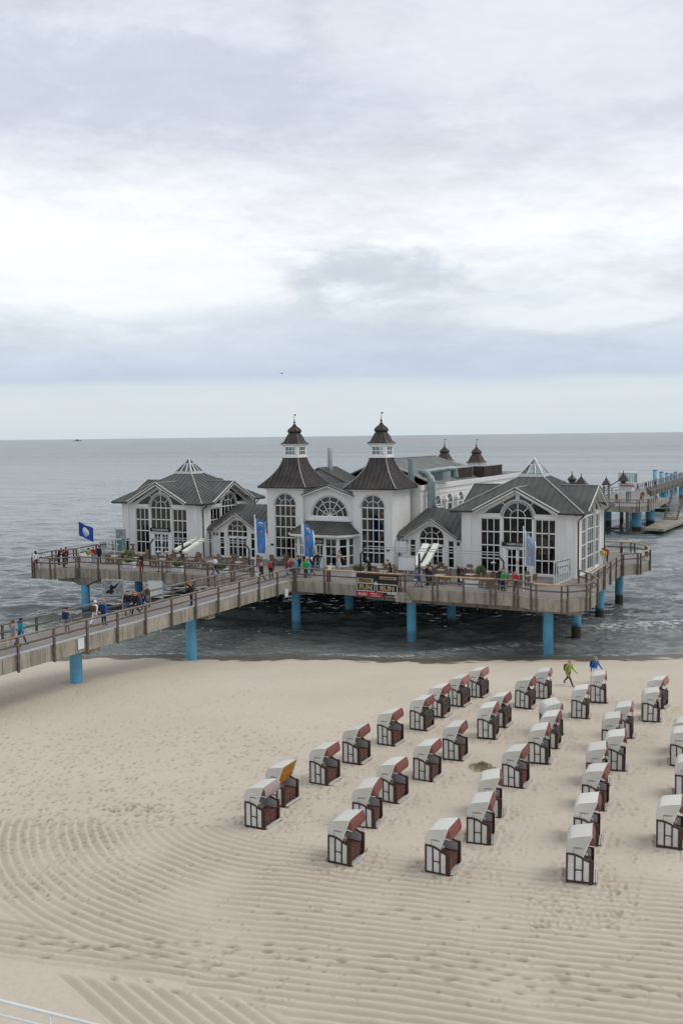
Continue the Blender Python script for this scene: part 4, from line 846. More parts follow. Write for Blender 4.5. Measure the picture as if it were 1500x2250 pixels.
a = MB(); a.tube([(-1.3, .7, 3.8), (.6, 3.4, 4.1), (1.0, 4.0, 4.1), (1.05, 4.1, 3.2)], .27, 14); a.build('duct_pipe', 'duct', dt); a = MB(); a.box(-1.5, .0, 3.0, 5.4, 2.9, 3.75); a.build('duct_box', 'duct', dt)
for px, Y, zt, zb, rr_, lb in [(724, 90.5, 991, 1062, .30, 'round steel twin flue pipe standing between the towers'), (902, 88.5, 1008, 1060, .28, 'pale grey round flue pipe right of the right tower roof')]:
    p = aty(px, zt, Y); q = aty(px, zb, Y); o = thing('flue_pipe', lb, 'chimney', (p.x, p.y, q.z)); h = p.z - q.z; a = MB(); a.tube([(0, 0, .8), (0, 0, h)], rr_, 14); a.build('pipe', 'steel' if px < 800 else 'duct', o)
    a = MB(); a.rings([(rr_ + .08, 0), (rr_ + .08, .78)], 14); a.build('pipe_collar', 'dark_metal' if px < 800 else 'duct', o)
    if px < 800:
        for dx_ in (-.17, .17): a = MB(); a.tube([(dx_, 0, h), (dx_, 0, h + .35)], .13, 10); a.build('flue_tip', 'steel', o)
# small kiosk roofs on the rear deck, seen past the right pavilion
for px, py, Y, s_, lb in [(1240, 1062, 120, 1.25, 'small pyramid roofed kiosk behind right pavilion, the left one'), (1276, 1047, 120, 1.4, 'small pyramid roofed kiosk behind right pavilion, the right one')]:
    p = aty(px, py, Y); o = thing('kiosk', lb, 'kiosk', (p.x, p.y, DZ)); h = p.z - DZ; a = MB(); a.rings([(s_ + .3, h - 1.9), (s_ * .55, h - 1.0), (.05, h), (.03, h + .4)], 4, (0, 0), [1] * 4); a.build('roof', 'copper', o); a = MB(); a.box(-s_, s_, -s_, s_, 0, h - 1.9); a.build('wall', 'wood_white', o)
p = aty(1256, 1040, 127); o = thing('kiosk', 'kiosk with small dark onion cap between the two pyramid roofs', 'kiosk', (p.x, p.y, DZ)); h = p.z - DZ; a = MB()
a.rings([(1.0, h - 2.2), (.55, h - 1.5), (.42, h - 1.1), (.6, h - .9), (.62, h - .75), (.3, h - .45), (.08, h - .2), (.04, h + .3)], 12); a.build('roof', 'copper', o); a = MB(); a.box(-.9, .9, -.9, .9, 0, h - 2.2); a.build('wall', 'wood_white', o)
# ================================================================== THE PIER
pier = thing('pier', 'concrete pier deck and walkway on round blue pillars carrying the white restaurant', 'pier', (-44.5, 73.5, 0))
px0, py0 = -44.5, 73.5
DECK = [(-42.6, 71.1), (-32.2, 71.2), (-22.7, 71.9), (-21.0, 70.75), (-18.6, 70.75), (-17.2, 72.4), (-17.25, 75.4), (-18.3, 77.6), (-18.7, 91.4), (-17.3, 92.9), (-16.9, 96.2), (-17.9, 99.6), (-19.6, 101.7), (-23, 101.7), (-25.5, 99.5), (-30, 99.5), (-30, 128),
        (-62, 128), (-62, 99.5), (-66, 99.5), (-68, 101.5), (-71.5, 101.5), (-73.3, 99), (-73.3, 94), (-71.9, 92), (-71.9, 76.6), (-71.3, 74.6), (-72.3, 72.5), (-71.9, 69.3), (-70.2, 67.5), (-67.8, 67.7), (-66.3, 69.6), (-46.3, 70.7)]
WALK = [(-46.3, 70.7), (-46.3, -6), (-42.6, -6), (-42.6, 71.1)]
loc = lambda pts: [(x - px0, y - py0) for x, y in pts]
a = MB(); a.prism(loc(DECK), DZ - 1.0, DZ - .03); a.build('deck_slab', 'concrete', pier)
def inset(poly, d):
    n = len(poly); A_ = sum(poly[i][0] * poly[(i + 1) % n][1] - poly[(i + 1) % n][0] * poly[i][1] for i in range(n)); sg = 1 if A_ > 0 else -1; r_ = []
    for i in range(n):
        p0, p1, p2 = Vector(poly[i - 1]), Vector(poly[i]), Vector(poly[(i + 1) % n]); e1 = (p1 - p0).normalized(); e2 = (p2 - p1).normalized()
        n1_ = Vector((-e1.y, e1.x)) * sg; n2_ = Vector((-e2.y, e2.x)) * sg; b_ = (n1_ + n2_); b_ = b_ / max(.3, b_.dot(n1_)); r_.append((p1.x + b_.x * d, p1.y + b_.y * d))
    return r_
a = MB(); a.prism(loc(inset(DECK, .28)), DZ - .031, DZ); a.build('plank_floor', 'planks', pier)
a = MB(); x0, x1 = -46.25 - px0, -42.65 - px0
a.box(x0, x0 + .35, -6 - py0, 70.69 - py0, DZ - .95, DZ - .02); a.box(x1 - .35, x1, -6 - py0, 71.09 - py0, DZ - .95, DZ - .02); a.box(x0 + .35, x1 - .35, -6 - py0, 70.69 - py0, DZ - .45, DZ - .03); a.build('walkway_beam', 'concrete', pier)
a = MB(); a.box(x0 + .36, x1 - .36, -6 - py0, 71.3 - py0, DZ - .029, DZ + .006); a.build('walkway_planks', 'planks', pier)
for y in np.arange(30, 70, 4.2): a = MB(); a.box(x1 - .37, x1 + .006, y - py0, y + .03 - py0, DZ - .94, DZ - .1); a.build('beam_joint', 'algae', pier)
a = MB()
a.box(x1 - .34, x1 - .02, -6 - py0, 70.3 - py0, DZ - .015, DZ + .05)
a.build('kerb_strip', 'steel_light', pier)
PIL = [(-44.6, 46.3, 1.4, 0), (-44.6, 32.5, 1.4, 0), (-44.6, 19, 1.6, 0), (-44.9, 59.2, 0, 0), (-43.8, 73.4, 0, .6), (-32.4, 73.4, 0, .4), (-20.7, 73.7, 0, .2), (-20.4, 81.5, 0, 1), (-20.4, 90.3, 0, 1), (-31.5, 80.3, 0, 1), (-31.5, 88.6, 0, 1), (-42.0, 80.3, 0, 1), (-41.9, 86.5, 0, 1),
       (-54.3, 79, 0, 1), (-54, 87, 0, 1), (-66.1, 70.3, 0, 1), (-65.8, 77.9, 0, .9), (-66, 87, 0, 1), (-20.4, 99, 0, 1), (-31.5, 97, 0, 1), (-42, 96, 0, 1), (-54, 96, 0, 1), (-66, 97, 0, 1), (-35, 106, 0, 1), (-46, 106, 0, 1), (-56, 106, 0, 1), (-35, 118, 0, 1), (-46, 118, 0, 1), (-56, 118, 0, 1)]
for x, y, zb, al in PIL:
    a = MB(); r_ = .41; a.tube([(x - px0, y - py0, zb - 1.5), (x - px0, y - py0, DZ - 1.0)], r_, 20, cap=False); o = a.build('pillar', 'pillar_blue', pier, True); o['algae'] = al
XB = [(-47.6, 46.3, 6.0), (-47.6, 59.2, 6.0), (-48.5, 73.4, 9.0)]
for y, xa, xb in [(73.45, -36.5, -17.9), (73.45, -47.8, -41.6), (81.3, -71, -18.8), (89.5, -71, -19.2), (98, -70, -19), (106, -61, -31), (118, -61, -31), (70.6, -69.5, -62.7)]: a = MB(); a.box(xa - px0, xb - px0, y - .5 - py0, y + .5 - py0, DZ - 1.55, DZ - 1.001); a.build('cross_beam', 'concrete', pier)
for y in (19, 32.5, 46.3, 59.2): a = MB(); a.box(-46.0 - px0, -42.9 - px0, y - .45 - py0, y + .45 - py0, DZ - 1.35, DZ - .955); a.build('cross_beam', 'concrete', pier)
a = MB(); a.add([(-68.5 - px0, 69.7 - py0, 4), (-63.7 - px0, 69.7 - py0, 4), (-63.7 - px0, 70.9 - py0, 4), (-68.5 - px0, 70.9 - py0, 4), (-66.5 - px0, 69.9 - py0, 3.2), (-65.7 - px0, 69.9 - py0, 3.2), (-65.7 - px0, 70.7 - py0, 3.2), (-66.5 - px0, 70.7 - py0, 3.2)], [(0, 1, 2, 3), (4, 7, 6, 5), (0, 4, 5, 1), (1, 5, 6, 2), (2, 6, 7, 3), (3, 7, 4, 0)]); a.build('pillar_head', 'concrete', pier)
for px_, py_ in ((178, 1414), (629, 1303)):
    q = atx(px_, py_, -42.62); a = MB(); a.box(-42.60 - px0, -42.585 - px0, q.y - .28 - py0, q.y + .28 - py0, q.z - .35, q.z + .35); a.build('notice_plate', 'planter', pier)
# utility steps beside the banner
a = MB()
for k, (x_, z_) in enumerate([(-32.9, -.35), (-32.7, -.62), (-32.55, -.9)]): a.box(x_ - 0.2 - px0, x_ + 1.2 - px0, 70.95 - py0, 71.18 - py0, DZ + z_ - .3, DZ + z_ - .04)
a.build('beam_step', 'concrete', pier)
# ---- railings
def railing(label, pts, spacing=2.85, new=(), double=(), z=DZ, drop=1.02, h=1.08, group=None, start=0.0, post='wood', top=.07):
    root = thing('railing', label, 'railing', (pts[0][0], pts[0][1], z), 0, group); ox, oy = pts[0]
    pm = None; k = 0
    for i in range(len(pts) - 1):
        p = Vector((pts[i][0] - ox, pts[i][1] - oy, 0)); q = Vector((pts[i + 1][0] - ox, pts[i + 1][1] - oy, 0)); d = (q - p); L_ = d.length; d.normalize(); nrm = Vector((d.y, -d.x, 0))
        hr = MB(); hr.tube([p + Vector((0, 0, h)) - d * .05, p.lerp(q, .5) + Vector((0, 0, h - .008)), q + Vector((0, 0, h)) + d * .05], top, 8); hr.build('handrail', 'rail_wood_new' if i in new else 'rail_wood', root)
        mr = MB(); mr.bar(p + Vector((0, 0, h * .52)), q + Vector((0, 0, h * .52)), .07, .11); mr.build('mid_rail', 'wood', root)
        n = max(1, round(L_ / spacing)); js = [start + (L_ - 0) * j / n for j in range(n + 1)] if L_ > 2.2 else []
        if L_ <= 2.2: js = [.22, L_ - .22]
        elif L_ < 4: js = [.22, L_ - .22]
        else: js[0] = .2; js[-1] = L_ - .2
        for t_ in js:
            c_ = p + d * t_ + nrm * .09; o = MB(); o.bar(c_ + Vector((0, 0, -drop)), c_ + Vector((0, 0, h - .03)), .13, .13, d); o.build('post', post, root)
    return root
railing('wooden railing along the seaward left side of the sloping looking walkway', [(-46.25, 70.2), (-46.25, 5)], group=None)
railing('wooden railing along the near right side of the walkway', [(-42.6, 5), (-42.6, 71.1)])
railing('wooden railing on deck edge between walkway and right pavilion corner, partly new orange wood', [(-42.6, 71.1), (-39.3, 71.1), (-32.2, 71.2), (-29.4, 71.45), (-24.6, 71.8), (-22.7, 71.9)], new=(1, 3), spacing=2.9)
railing('wooden railing round the right front balcony, paired posts and orange top rails', [(-22.7, 71.9), (-21.0, 70.75), (-18.6, 70.75), (-17.2, 72.4), (-17.25, 75.4), (-18.3, 77.6), (-18.45, 83)], new=(1, 5))
railing('wooden railing beside the right pavilion towards the rear balcony', [(-18.45, 83), (-18.7, 91.4)])
railing('wooden railing round the rear right balcony with curved orange top rail', [(-18.7, 91.4), (-17.3, 92.9), (-16.9, 96.2), (-17.9, 99.6), (-19.6, 101.7), (-23, 101.7)], new=(1, 2, 3, 4))
railing('wooden railing along the left deck front from balcony to walkway', [(-66.3, 69.6), (-46.3, 70.7)], spacing=2.45)
railing('wooden railing round the left balcony with the blue flag', [(-71.3, 74.6), (-72.3, 72.5), (-71.9, 69.3), (-70.2, 67.5), (-67.8, 67.7), (-66.3, 69.6)])
railing('wooden railing at the back of the left balcony towards the glass windbreak', [(-68.0, 80.0), (-71.9, 78.6), (-71.3, 74.6)])
railing('short wooden railing ending the right pavilion terrace', [(-19.7, 79.4), (-18.5, 77.7)])
# ---- glass windbreaks
def windbreak(label, pts, h=1.75):
    pts = [tuple(q) for q in pts]; o = thing('glass_windbreak', label, 'windbreak', (*pts[0], DZ)); ox, oy = pts[0]
    for i in range(len(pts) - 1):
        p = Vector((pts[i][0] - ox, pts[i][1] - oy, 0)); q = Vector((pts[i + 1][0] - ox, pts[i + 1][1] - oy, 0)); L_ = (q - p).length; n = max(1, round(L_ / (.6 if h > 1.9 else 1.15)))
        for j in range(n + 1): c_ = p.lerp(q, j / n); a = MB(); a.box(c_.x - .035, c_.x + .035, c_.y - .035, c_.y + .035, 0, h + .1); a.build('post', 'white_metal', o)
        g = MB(); g.bar(p + Vector((0, 0, h / 2 + .1)), q + Vector((0, 0, h / 2 + .1)), .006, h - .1); g.build('pane', 'clear_glass', o); b = MB(); b.bar(p + Vector((0, 0, .05)), q + Vector((0, 0, .05)), .07, .08); b.build('base_rail', 'white_metal', o)
windbreak('glass windbreak with white posts in front of the right pavilion corner', [tuple(at(1216, 1287).xy), tuple(at(1253, 1273).xy)], 2.0); windbreak('glass windbreak with white posts beside the left balcony', [(-68.2, 79.4), (-68.6, 75.2)])
a = thing('terrace_post', 'single white post in front of right pavilion windbreak', 'post', (-22.4, 74.9, DZ)); b = MB(); b.tube([(0, 0, 0), (0, 0, 1.1)], .045, 10); b.rings([(.12, 0), (.12, .04)], 12); b.build('post_tube', 'white_metal', a)
# ---- rear jetty
jet = thing('jetty', 'far part of the pier with landing stage running out to sea at right', 'pier', (-44, 128, 0)); jx, jy = -44, 128
JW = [(-47.5, 128), (-43.5, 128), (-43.5, 165), (-31.0, 165), (-29.8, 167.5), (-30.2, 189), (-33.5, 191), (-36.5, 203), (-36.5, 400), (-40.5, 400), (-40.5, 205), (-47.5, 190)]
a = MB(); a.prism([(x - jx, y - jy) for x, y in JW], DZ - 1.0, DZ - .02); a.build('deck_slab', 'concrete', jet)
a = MB(); a.prism([(x - jx, y - jy) for x, y in inset(JW, .3)], DZ - .021, DZ + .01); a.build('plank_floor', 'planks', jet)
for x, y, r_, al in [(-32.7, 172.6, .85, 1), (-32.7, 186, .8, 1), (-44, 172, .8, 1), (-38.3, 200, .65, 1), (-38.2, 215, .65, 1), (-37.6, 231, .65, 1), (-38.3, 262, .6, 1), (-38.3, 295, .6, 1), (-38.3, 330, .6, 1), (-38.3, 370, .6, 1), (-45.5, 143, .5, 1), (-45.5, 156, .5, 1), (-40, 183, .7, 1)]:
    b = MB(); b.tube([(x - jx, y - jy, -1.5), (x - jx, y - jy, DZ - 1)], r_, 18, cap=False); o = b.build('pillar', 'pillar_blue', jet, True); o['algae'] = 1.0
def jet_rail(label, pts, sp=1.5): railing(label, pts, spacing=sp, h=1.15, drop=.9)
jet_rail('railing on the shore side of the far landing platform', [(-43.5, 165), (-31.0, 165), (-29.8, 167.5), (-30.2, 178)], 2.8)
jet_rail('close posted railing along the far walkway out to sea', [(-33.5, 191), (-36.5, 203), (-36.5, 300)], 1.9)
jet_rail('railing on the left side of the far walkway', [(-40.5, 300), (-40.5, 205), (-47.5, 190), (-47.5, 165)], 2.6)
lw = thing('landing_stage', 'low grey landing platform with steps beside the far blue pillar', 'landing stage', (-28.5, 169, 0)); a = MB()
P_ = [(-30.8, 169.2), (-27.4, 169.0), (-26.4, 186), (-26.4, 204), (-30.8, 204)]; a.prism([(x + 28.5, y - 169) for x, y in P_], .55, 1.0); a.build('platform', 'concrete', lw)
for y in (176, 188, 200): a = MB(); a.tube([(.9, y - 169, -1.5), (.9, y - 169, .55)], .3, 12); a.build('pillar', 'algae', lw)
a = MB()
for k in range(13): a.box(-1.7, .5, 17.5 - k * .62 + 8, 17.5 - k * .62 + 8.4, 4.7 - k * .3, 4.78 - k * .3)
a.build('stair_treads', 'concrete', lw); 
for xx in (-1.75, .5): b = MB(); b.bar((xx, 26, 5.9), (xx, 17.8, 2.1), .10, .12); b.bar((xx, 26, 5.2), (xx, 17.8, 1.4), .08, .10); b.bar((xx, 26.2, 4.8), (xx, 17.8, 1.0), .12, .34); [b.bar((xx, 26 - j * 1.64, 4.8 - j * .76), (xx, 26 - j * 1.64, 5.9 - j * .76), .10, .10, (0, 1, 0)) for j in range(6)]; b.build('stair_rail', 'wood', lw)
lo = thing('lower_walkway', 'dark lower service walkway with railing under the far platform', 'walkway', (-38, 190, 0)); a = MB(); a.box(-8, 8, 0, 1.6, 2.15, 2.75); a.build('beam', 'algae', lo)
a = MB(); a.bar((-8, -.05, 3.9), (8, -.05, 3.9), .09, .09); a.bar((-8, -.05, 3.35), (8, -.05, 3.35), .07, .07); [a.bar((x, -.05, 2.7), (x, -.05, 3.9), .12, .12, (0, 1, 0)) for x in np.arange(-8, 8.1, 2.4)]; a.build('railing', 'wood', lo)
for x in (-6, -1, 4): b = MB(); b.tube([(x, .8, -1.5), (x, .8, 2.15)], .38, 12); b.build('pillar', 'pillar_blue', lo, True)['algae'] = 1.0
# dolphins (mooring pillars) above the far deck
for k, (px, yt, yb, Y, wpx) in enumerate([(1438, 1033, 1058, 262, 9), (1452, 1037, 1056, 275, 9), (1464, 1040, 1056, 285, 8), (1474, 1041, 1055, 290, 8), (1483, 1037, 1054, 300, 8), (1494, 1039, 1053, 310, 7)]):
    p = aty(px, yt, Y); dpt = (p - O).dot(FW); r_ = wpx / 2 / F_PX * dpt
    o = thing('mooring_pillar', ['tallest blue mooring pillar, leftmost of the row on the far pier', 'second blue mooring pillar from the left on the far pier', 'third blue mooring pillar from the left, short and pale', 'fourth blue mooring pillar on the far pier, beside the tall pair', 'fifth blue mooring pillar from the left on the far pier', 'rightmost blue mooring pillar at the picture edge'][k], 'mooring pillar', (p.x, p.y, 0), 0, 'blue mooring pillars on the far pier')
    a = MB(); a.tube([(0, 0, -1.5), (0, 0, p.z - .12)], r_, 16); a.build('pillar_tube', 'pillar_blue', o, True)['algae'] = 0.0; a = MB(); a.rings([(r_ * 1.06, p.z - .12), (r_ * 1.06, p.z), (r_ * .5, p.z + .1)], 16); a.build('cap', 'c_blue', o)
# diving gondola cabin
p = aty(1378, 1075, 176); gd = thing('diving_cabin', 'white glazed cabin on a post with red lettering at the far landing', 'cabin', (p.x, p.y, DZ)); zc = p.z - DZ
a = MB(); a.box(-1.45, 1.45, -1.2, 1.2, zc + 1.05, zc + 1.2); a.box(-1.45, 1.45, -1.2, 1.2, zc + 2.85, zc + 3.0); a.box(-1.5, 1.5, -1.25, 1.25, zc + 3.0, zc + 3.1); a.build('cabin_roof', 'white_metal', gd)
a = MB()
for k in range(8): a.box(-1.42 + k * .395, -1.35 + k * .395, -1.2, -1.13, zc + 1.2, zc + 2.85)
for k in range(6): a.box(1.36, 1.42, -1.1 + k * .44, -1.05 + k * .44, zc + 1.2, zc + 2.85)
a.build('window_bars', 'pipe_green', gd); a = MB(); a.box(-1.4, 1.4, -1.12, 1.1, zc + 1.21, zc + 2.84); a.build('pane', 'clear_glass', gd)
a = MB(); a.box(-1.35, 1.6, -1.28, -1.2, zc + .35, zc + 1.04); a.box(-1.2, .9, -1.18, 1.1, zc - .35, zc + 1.04); o = a.build('name_panel', 'white_metal', gd)
lettering('TAUCHGONDEL', .42, 'red_letter', o, lambda u, v, z: (u, v - 1.29, z), .1, zc + .55, 0, bold=.02, sx=.80)
a = MB(); a.tube([(0, 0, -5), (0, 0, zc - .35)], .32, 14); a.tube([(.45, .3, -5), (.45, .3, zc)], .1, 8); a.build('post', 'duct', gd); a = MB(); a.bar((-1.0, 0, zc + .2), (-5.0, 0, .25), .12, .22); a.build('gangway', 'white_metal', gd)
# bell lantern mast
p = aty(1331, 1054, 174); q = at(1331, 1094, DZ); ml = thing('lattice_mast', 'wooden lattice mast with pyramid hood at the far landing', 'lamp mast', (p.x, p.y, DZ)); h = p.z - DZ; a = MB()
for sx in (-1, 1):
    for sy in (-1, 1): a.bar((sx * .45, sy * .45, 0), (sx * .45, sy * .45, h - .9), .12, .12, (0, 1, 0))
for k in range(5): z = .5 + k * (h - 1.6) / 5; [a.bar((-.45, s_ * .45, z), (.45, s_ * .45, z + .5), .06, .06) for s_ in (-1, 1)]; [a.bar((s_ * .45, -.45, z), (s_ * .45, .45, z + .5), .06, .06) for s_ in (-1, 1)]
a.build('lattice', 'rail_wood', ml); a = MB(); a.rings([(.75, h - .95), (.5, h - .5), (.06, h + .35), (.03, h + .7)], 4, (0, 0), [1] * 4); a.build('hood', 'copper', ml)
a = MB(); a.bar((.4, 0, h - 1.3), (2.6, 0, h + .15), .14, .14); a.build('arm', 'dark_metal', ml); a = MB(); a.rings([(.85, h - .2), (.6, h + .35), (.12, h + 1.1), (.04, h + 1.6)], 4, (3.0, 0), [1] * 4); a.rings([(.2, h - .65), (.5, h - .4), (.4, h - .2)], 10, (3.0, 0)); a.build('lamp_hood', 'copper', ml)
# ================================================================== TERRACE THINGS
def make_chair():
    r_ = thing('terrace_chair', 'x', 'chair', (0, 0, DZ)); s_ = MB(); s_.box(-.25, .25, -.26, .26, .40, .46); s_.build('seat', 'wicker', r_)
    b = MB(); b.bar((-.24, 0, .44), (-.34, 0, .95), .52, .045, (1, 0, 0)); b.build('backrest', 'wicker', r_)
    for x, y in ((-.22, -.23), (-.22, .23), (.22, -.23), (.22, .23)): l = MB(); l.box(x - .025, x + .025, y - .025, y + .025, 0, .40); l.build('leg', 'wicker', r_)
    for y in (-.26, .26): l = MB(); l.bar((-.27, y, .66), (.22, y, .66), .05, .035); l.bar((.22, y, .44), (.22, y, .65), .035, .035, (0, 1, 0)); l.build('armrest', 'wicker', r_)
    return r_
def make_table():
    r_ = thing('terrace_table', 'x', 'table', (0, 0, DZ)); s_ = MB(); s_.box(-.4, .4, -.4, .4, .71, .75); s_.build('tabletop', 'tabletop', r_)
    b = MB(); b.tube([(0, 0, .03), (0, 0, .71)], .035, 8); b.build('column', 'dark_metal', r_); b = MB(); b.box(-.25, .25, -.03, .03, 0, .03); b.box(-.03, .03, -.25, .25, .031, .05); b.build('foot', 'dark_metal', r_); return r_
ch0, tb0 = make_chair(), make_table(); used = [False, False]
TS = [(-65.3, 73.6, 'L'), (-64.5, 76.8, 'L'), (-62.4, 73.2, 'L'), (-61.5, 77.4, 'L'), (-59.0, 73.4, 'L'), (-58.2, 77.0, 'L'), (-56.5, 74.5, 'L'), (-54.2, 77.5, 'L'), (-53.5, 74.0, 'L'), (-51.0, 77.3, 'L'), (-50.8, 74.4, 'L'), (-49.0, 79.0, 'L'),
      (-37.0, 76.6, 'R'), (-34.8, 77.6, 'R'), (-35.6, 74.6, 'R'), (-31.4, 77.2, 'R'), (-30.2, 74.3, 'R'), (-29.4, 79.0, 'R'), (-28.0, 75.6, 'R'), (-26.3, 77.6, 'R'), (-25.3, 74.0, 'R'), (-23.6, 76.8, 'R'), (-33.0, 79.6, 'R')]
ORD = ['leftmost', 'second from left', 'third from left', 'fourth from left', 'fifth from left', 'sixth from left', 'seventh from left', 'eighth from left']
for sd_ in 'LR':
    for row in ('front', 'back'):
        rt_ = sorted([t_ for t_ in TS if t_[2] == sd_ and (t_[1] < 75.7) == (row == 'front')])
        for i_, (x, y, _) in enumerate(rt_):
            t_ = tb0 if not used[0] else copy_tree(tb0); used[0] = True; t_.location = (x, y, DZ); t_.rotation_euler.z = random.uniform(-.2, .2)
            side_ = 'left' if sd_ == 'L' else 'right'; where = '%s terrace, %s row, %s' % (side_, row, ORD[i_])
            tag(t_, 'small square table on the ' + where, 'table', 'tables on the %s terrace' % side_)
            for k in range(random.choice((3, 4, 4))):
                an = k * PI / 2 + random.uniform(-.25, .25); d = random.uniform(.62, .85); c_ = ch0 if not used[1] else copy_tree(ch0); used[1] = True
                c_.location = (x + math.cos(an) * d, y + math.sin(an) * d, DZ); c_.rotation_euler.z = an + PI + random.uniform(-.3, .3)
                tag(c_, 'brown wicker armchair at the table on the ' + where, 'chair', 'wicker chairs at table %s of the %s row, %s terrace' % (ORD[i_], row, side_))
def bush(mb, cx, cy, cz, rx, rz, n):
    for _ in range(n):
        u = Vector((random.gauss(0, 1), random.gauss(0, 1), random.gauss(0, 1))).normalized() * random.uniform(.55, 1.05); c_ = Vector((cx + u.x * rx, cy + u.y * rx, cz + u.z * rz)); a = Vector((random.gauss(0, 1), random.gauss(0, 1), random.gauss(0, 1))).normalized() * .075; b = a.cross(u).normalized() * .035
        mb.add([c_ - a, c_ + b, c_ + a, c_ - b], [(0, 1, 2, 3)])
for i, (px, py, kind, lb) in enumerate([(285, 1247, 'box', 'white trough planter with low green bush, leftmost on the left terrace'), (392, 1256, 'box', 'white trough planter with round green bush under the left awning'), (487, 1262, 'box', 'white trough planter with round green bush in front of the left link building'), (788, 1268, 'box', 'white trough planter with low yellow green bush at the banner'),
                                  (281, 1238, 'pot', 'dark pot with tall yellow green plant beside the left pavilion'), (1056, 1276, 'pot', 'brown pot with leafy green bush in front of the right pavilion'), (1035, 1290, 'tr', 'white trough planter standing empty at the right terrace railing'), (738, 1245, 'pot', 'tall wicker pot with yellow flowers beside the entrance doors')]):
    p = at(px, py, DZ); o = thing('planter', lb, 'planter', (p.x, p.y, DZ))
    if kind in ('box', 'tr'):
        a = MB(); a.box(-.62, .62, -.24, .24, 0, .5); a.box(-.65, .65, -.27, .27, .5, .55); a.build('trough', 'planter', o)
        if kind == 'box': a = MB(); bush(a, 0, 0, .78, .52, .36, 900); a.build('foliage', 'leaf', o)
        else: a = MB(); a.box(-.5, .5, -.15, .15, .5, .56); a.build('soil', 'c_brown', o)
    else:
        a = MB(); hh = 1.0 if px == 738 else .5; a.rings([(.22, 0), (.30, hh * .9), (.33, hh)], 14); a.build('pot', 'wicker' if px == 738 else 'terracotta', o); a = MB(); bush(a, 0, 0, hh + .42, .42, .45, 800); a.build('foliage', 'leaf', o)
        if px == 738: a = MB(); bush(a, 0, 0, hh + .6, .36, .3, 120); a.build('blossom', 'c_yellow', o)
# awnings on gantries
def gantry(label, xa, xb, y, zr, mid, slabs, z_lab):
    o = thing('awning_gantry', label, 'awning', (xa, y, DZ)); W_ = xb - xa
    for i, xx in enumerate((0, W_)): a = MB(); a.box(xx - .06, xx + .06, -.06, .06, 0, zr - .55); a.bar((xx, 0, zr - .58), (xx + (.55 if i == 0 else -.55) * 1, 0, zr), .11, .11, (0, 1, 0)); a.build('post', 'dark_metal', o)
    a = MB(); a.box(mid - xa - .07, mid - xa + .07, -.07, .07, 0, zr - .25); a.build('post', 'dark_metal', o)
    for dy_, dz_ in ((-.16, -.03), (.42, .10)): a = MB(); a.bar((.4, dy_, zr + dz_), (W_ - .4, dy_, zr + dz_), .07, .07); a.build('gantry_rail', 'steel_light', o)
    for (p0, p1, hw_) in slabs:
        d = (p1 - p0).normalized(); a = MB(); c0 = p0 - Vector((xa, y, DZ)); c1 = p1 - Vector((xa, y, DZ)); a.bar(c0, c1, hw_ * 2, .20, (0, 0, 1)); a.bar(c0 + Vector((0, 0, -.16)) + (c1 - c0) * .02, c1 + Vector((0, 0, -.16)) - (c1 - c0) * .05, hw_ * 1.6, .1); a.build('awning_case', 'awning', o)
    a = MB(); q = [(s_[0] + s_[1]) / 2 for s_ in slabs]; mm = (q[0] + q[1]) / 2 - Vector((xa, y, DZ)); d = (slabs[0][1] - slabs[0][0]).normalized(); a.bar(mm - d * 1.0, mm + d * .2, .22, .12); a.build('bracket', 'dark_metal', o)
    return o
def slab_between(lo, hi, X): return (atx(*lo, X), atx(*hi, X), .27)
gantry('awning gantry with two folded cream cassettes tilted up over the left terrace', -60.6, -48.9, 73.6, 2.72, -56.6, [(aty(386, 1209, 73.0), aty(430, 1184, 75.6), .25), (aty(404, 1213, 73.0), aty(446, 1185, 75.6), .25)], 0)
gantry('awning gantry with two folded white cassettes tilted steeply over the right terrace', -37.7, -24.6, 74.4, 2.72, -32.1, [slab_between((910, 1243), (936, 1196), -32.9), slab_between((929, 1246), (958, 1196), -32.2)], 0)
# sign boards
def board(label, px, py, w_, h, z0, mt='sign_white', legs=2, rz=0, leg='steel', base=DZ, drawing=False, cat='board'):
    p = at(px, py, base); o = thing('notice_board', label, cat, (p.x, p.y, base), rz)
    a = MB(); a.box(-w_ / 2, w_ / 2, -.03, .03, z0, z0 + h); b_ = a.build('panel', mt, o); f = MB(); inbars(f, rect(-w_ / 2, w_ / 2, z0, z0 + h), .06, 0, True, .09); f.build('panel_frame', leg, o)
    for x in ([-w_ / 2 + .12, w_ / 2 - .12] if legs == 2 else [0]): a = MB(); a.tube([(x, .06, 0), (x, .06, z0 + h)], .035, 8); a.build('leg', leg, o)
    return o
bo = board('grey map board with dark island outline on two posts behind walkway', 250, 1345, 1.6, 1.1, 1.25, 'sign_grey', rz=R(20))
isl = MB(); pts_ = [(-.5, 1.35), (-.3, 1.4), (-.1, 1.33), (.1, 1.5), (.0, 1.7), (.2, 1.75), (.55, 2.2), (.35, 2.1), (.1, 1.9), (-.1, 2.05), (-.25, 1.85), (-.2, 1.65), (-.45, 1.6)]; isl.plate(pts_, [], -.045, -.035); isl.build('map_outline', 'c_black', bo)
board('white blank back of a notice board on two posts beside walkway railing', 343, 1322, 1.25, 1.25, .35, rz=R(10))
board('white blank notice board on thin grey post at the right terrace, lower and larger', 893, 1283, 1.55, 1.15, 1.15, legs=1); board('small grey blue notice board on post behind the larger white one', 881, 1268, 1.15, 1.0, 2.2, 'sign_white', legs=1)
board('small white menu board beside the entrance doors', 706, 1250, .6, 1.0, .1, legs=2)
board('dark grey green board panel beside the left pavilion', 267, 1222, 1.3, 1.0, 1.9, 'sign_grey', legs=2)
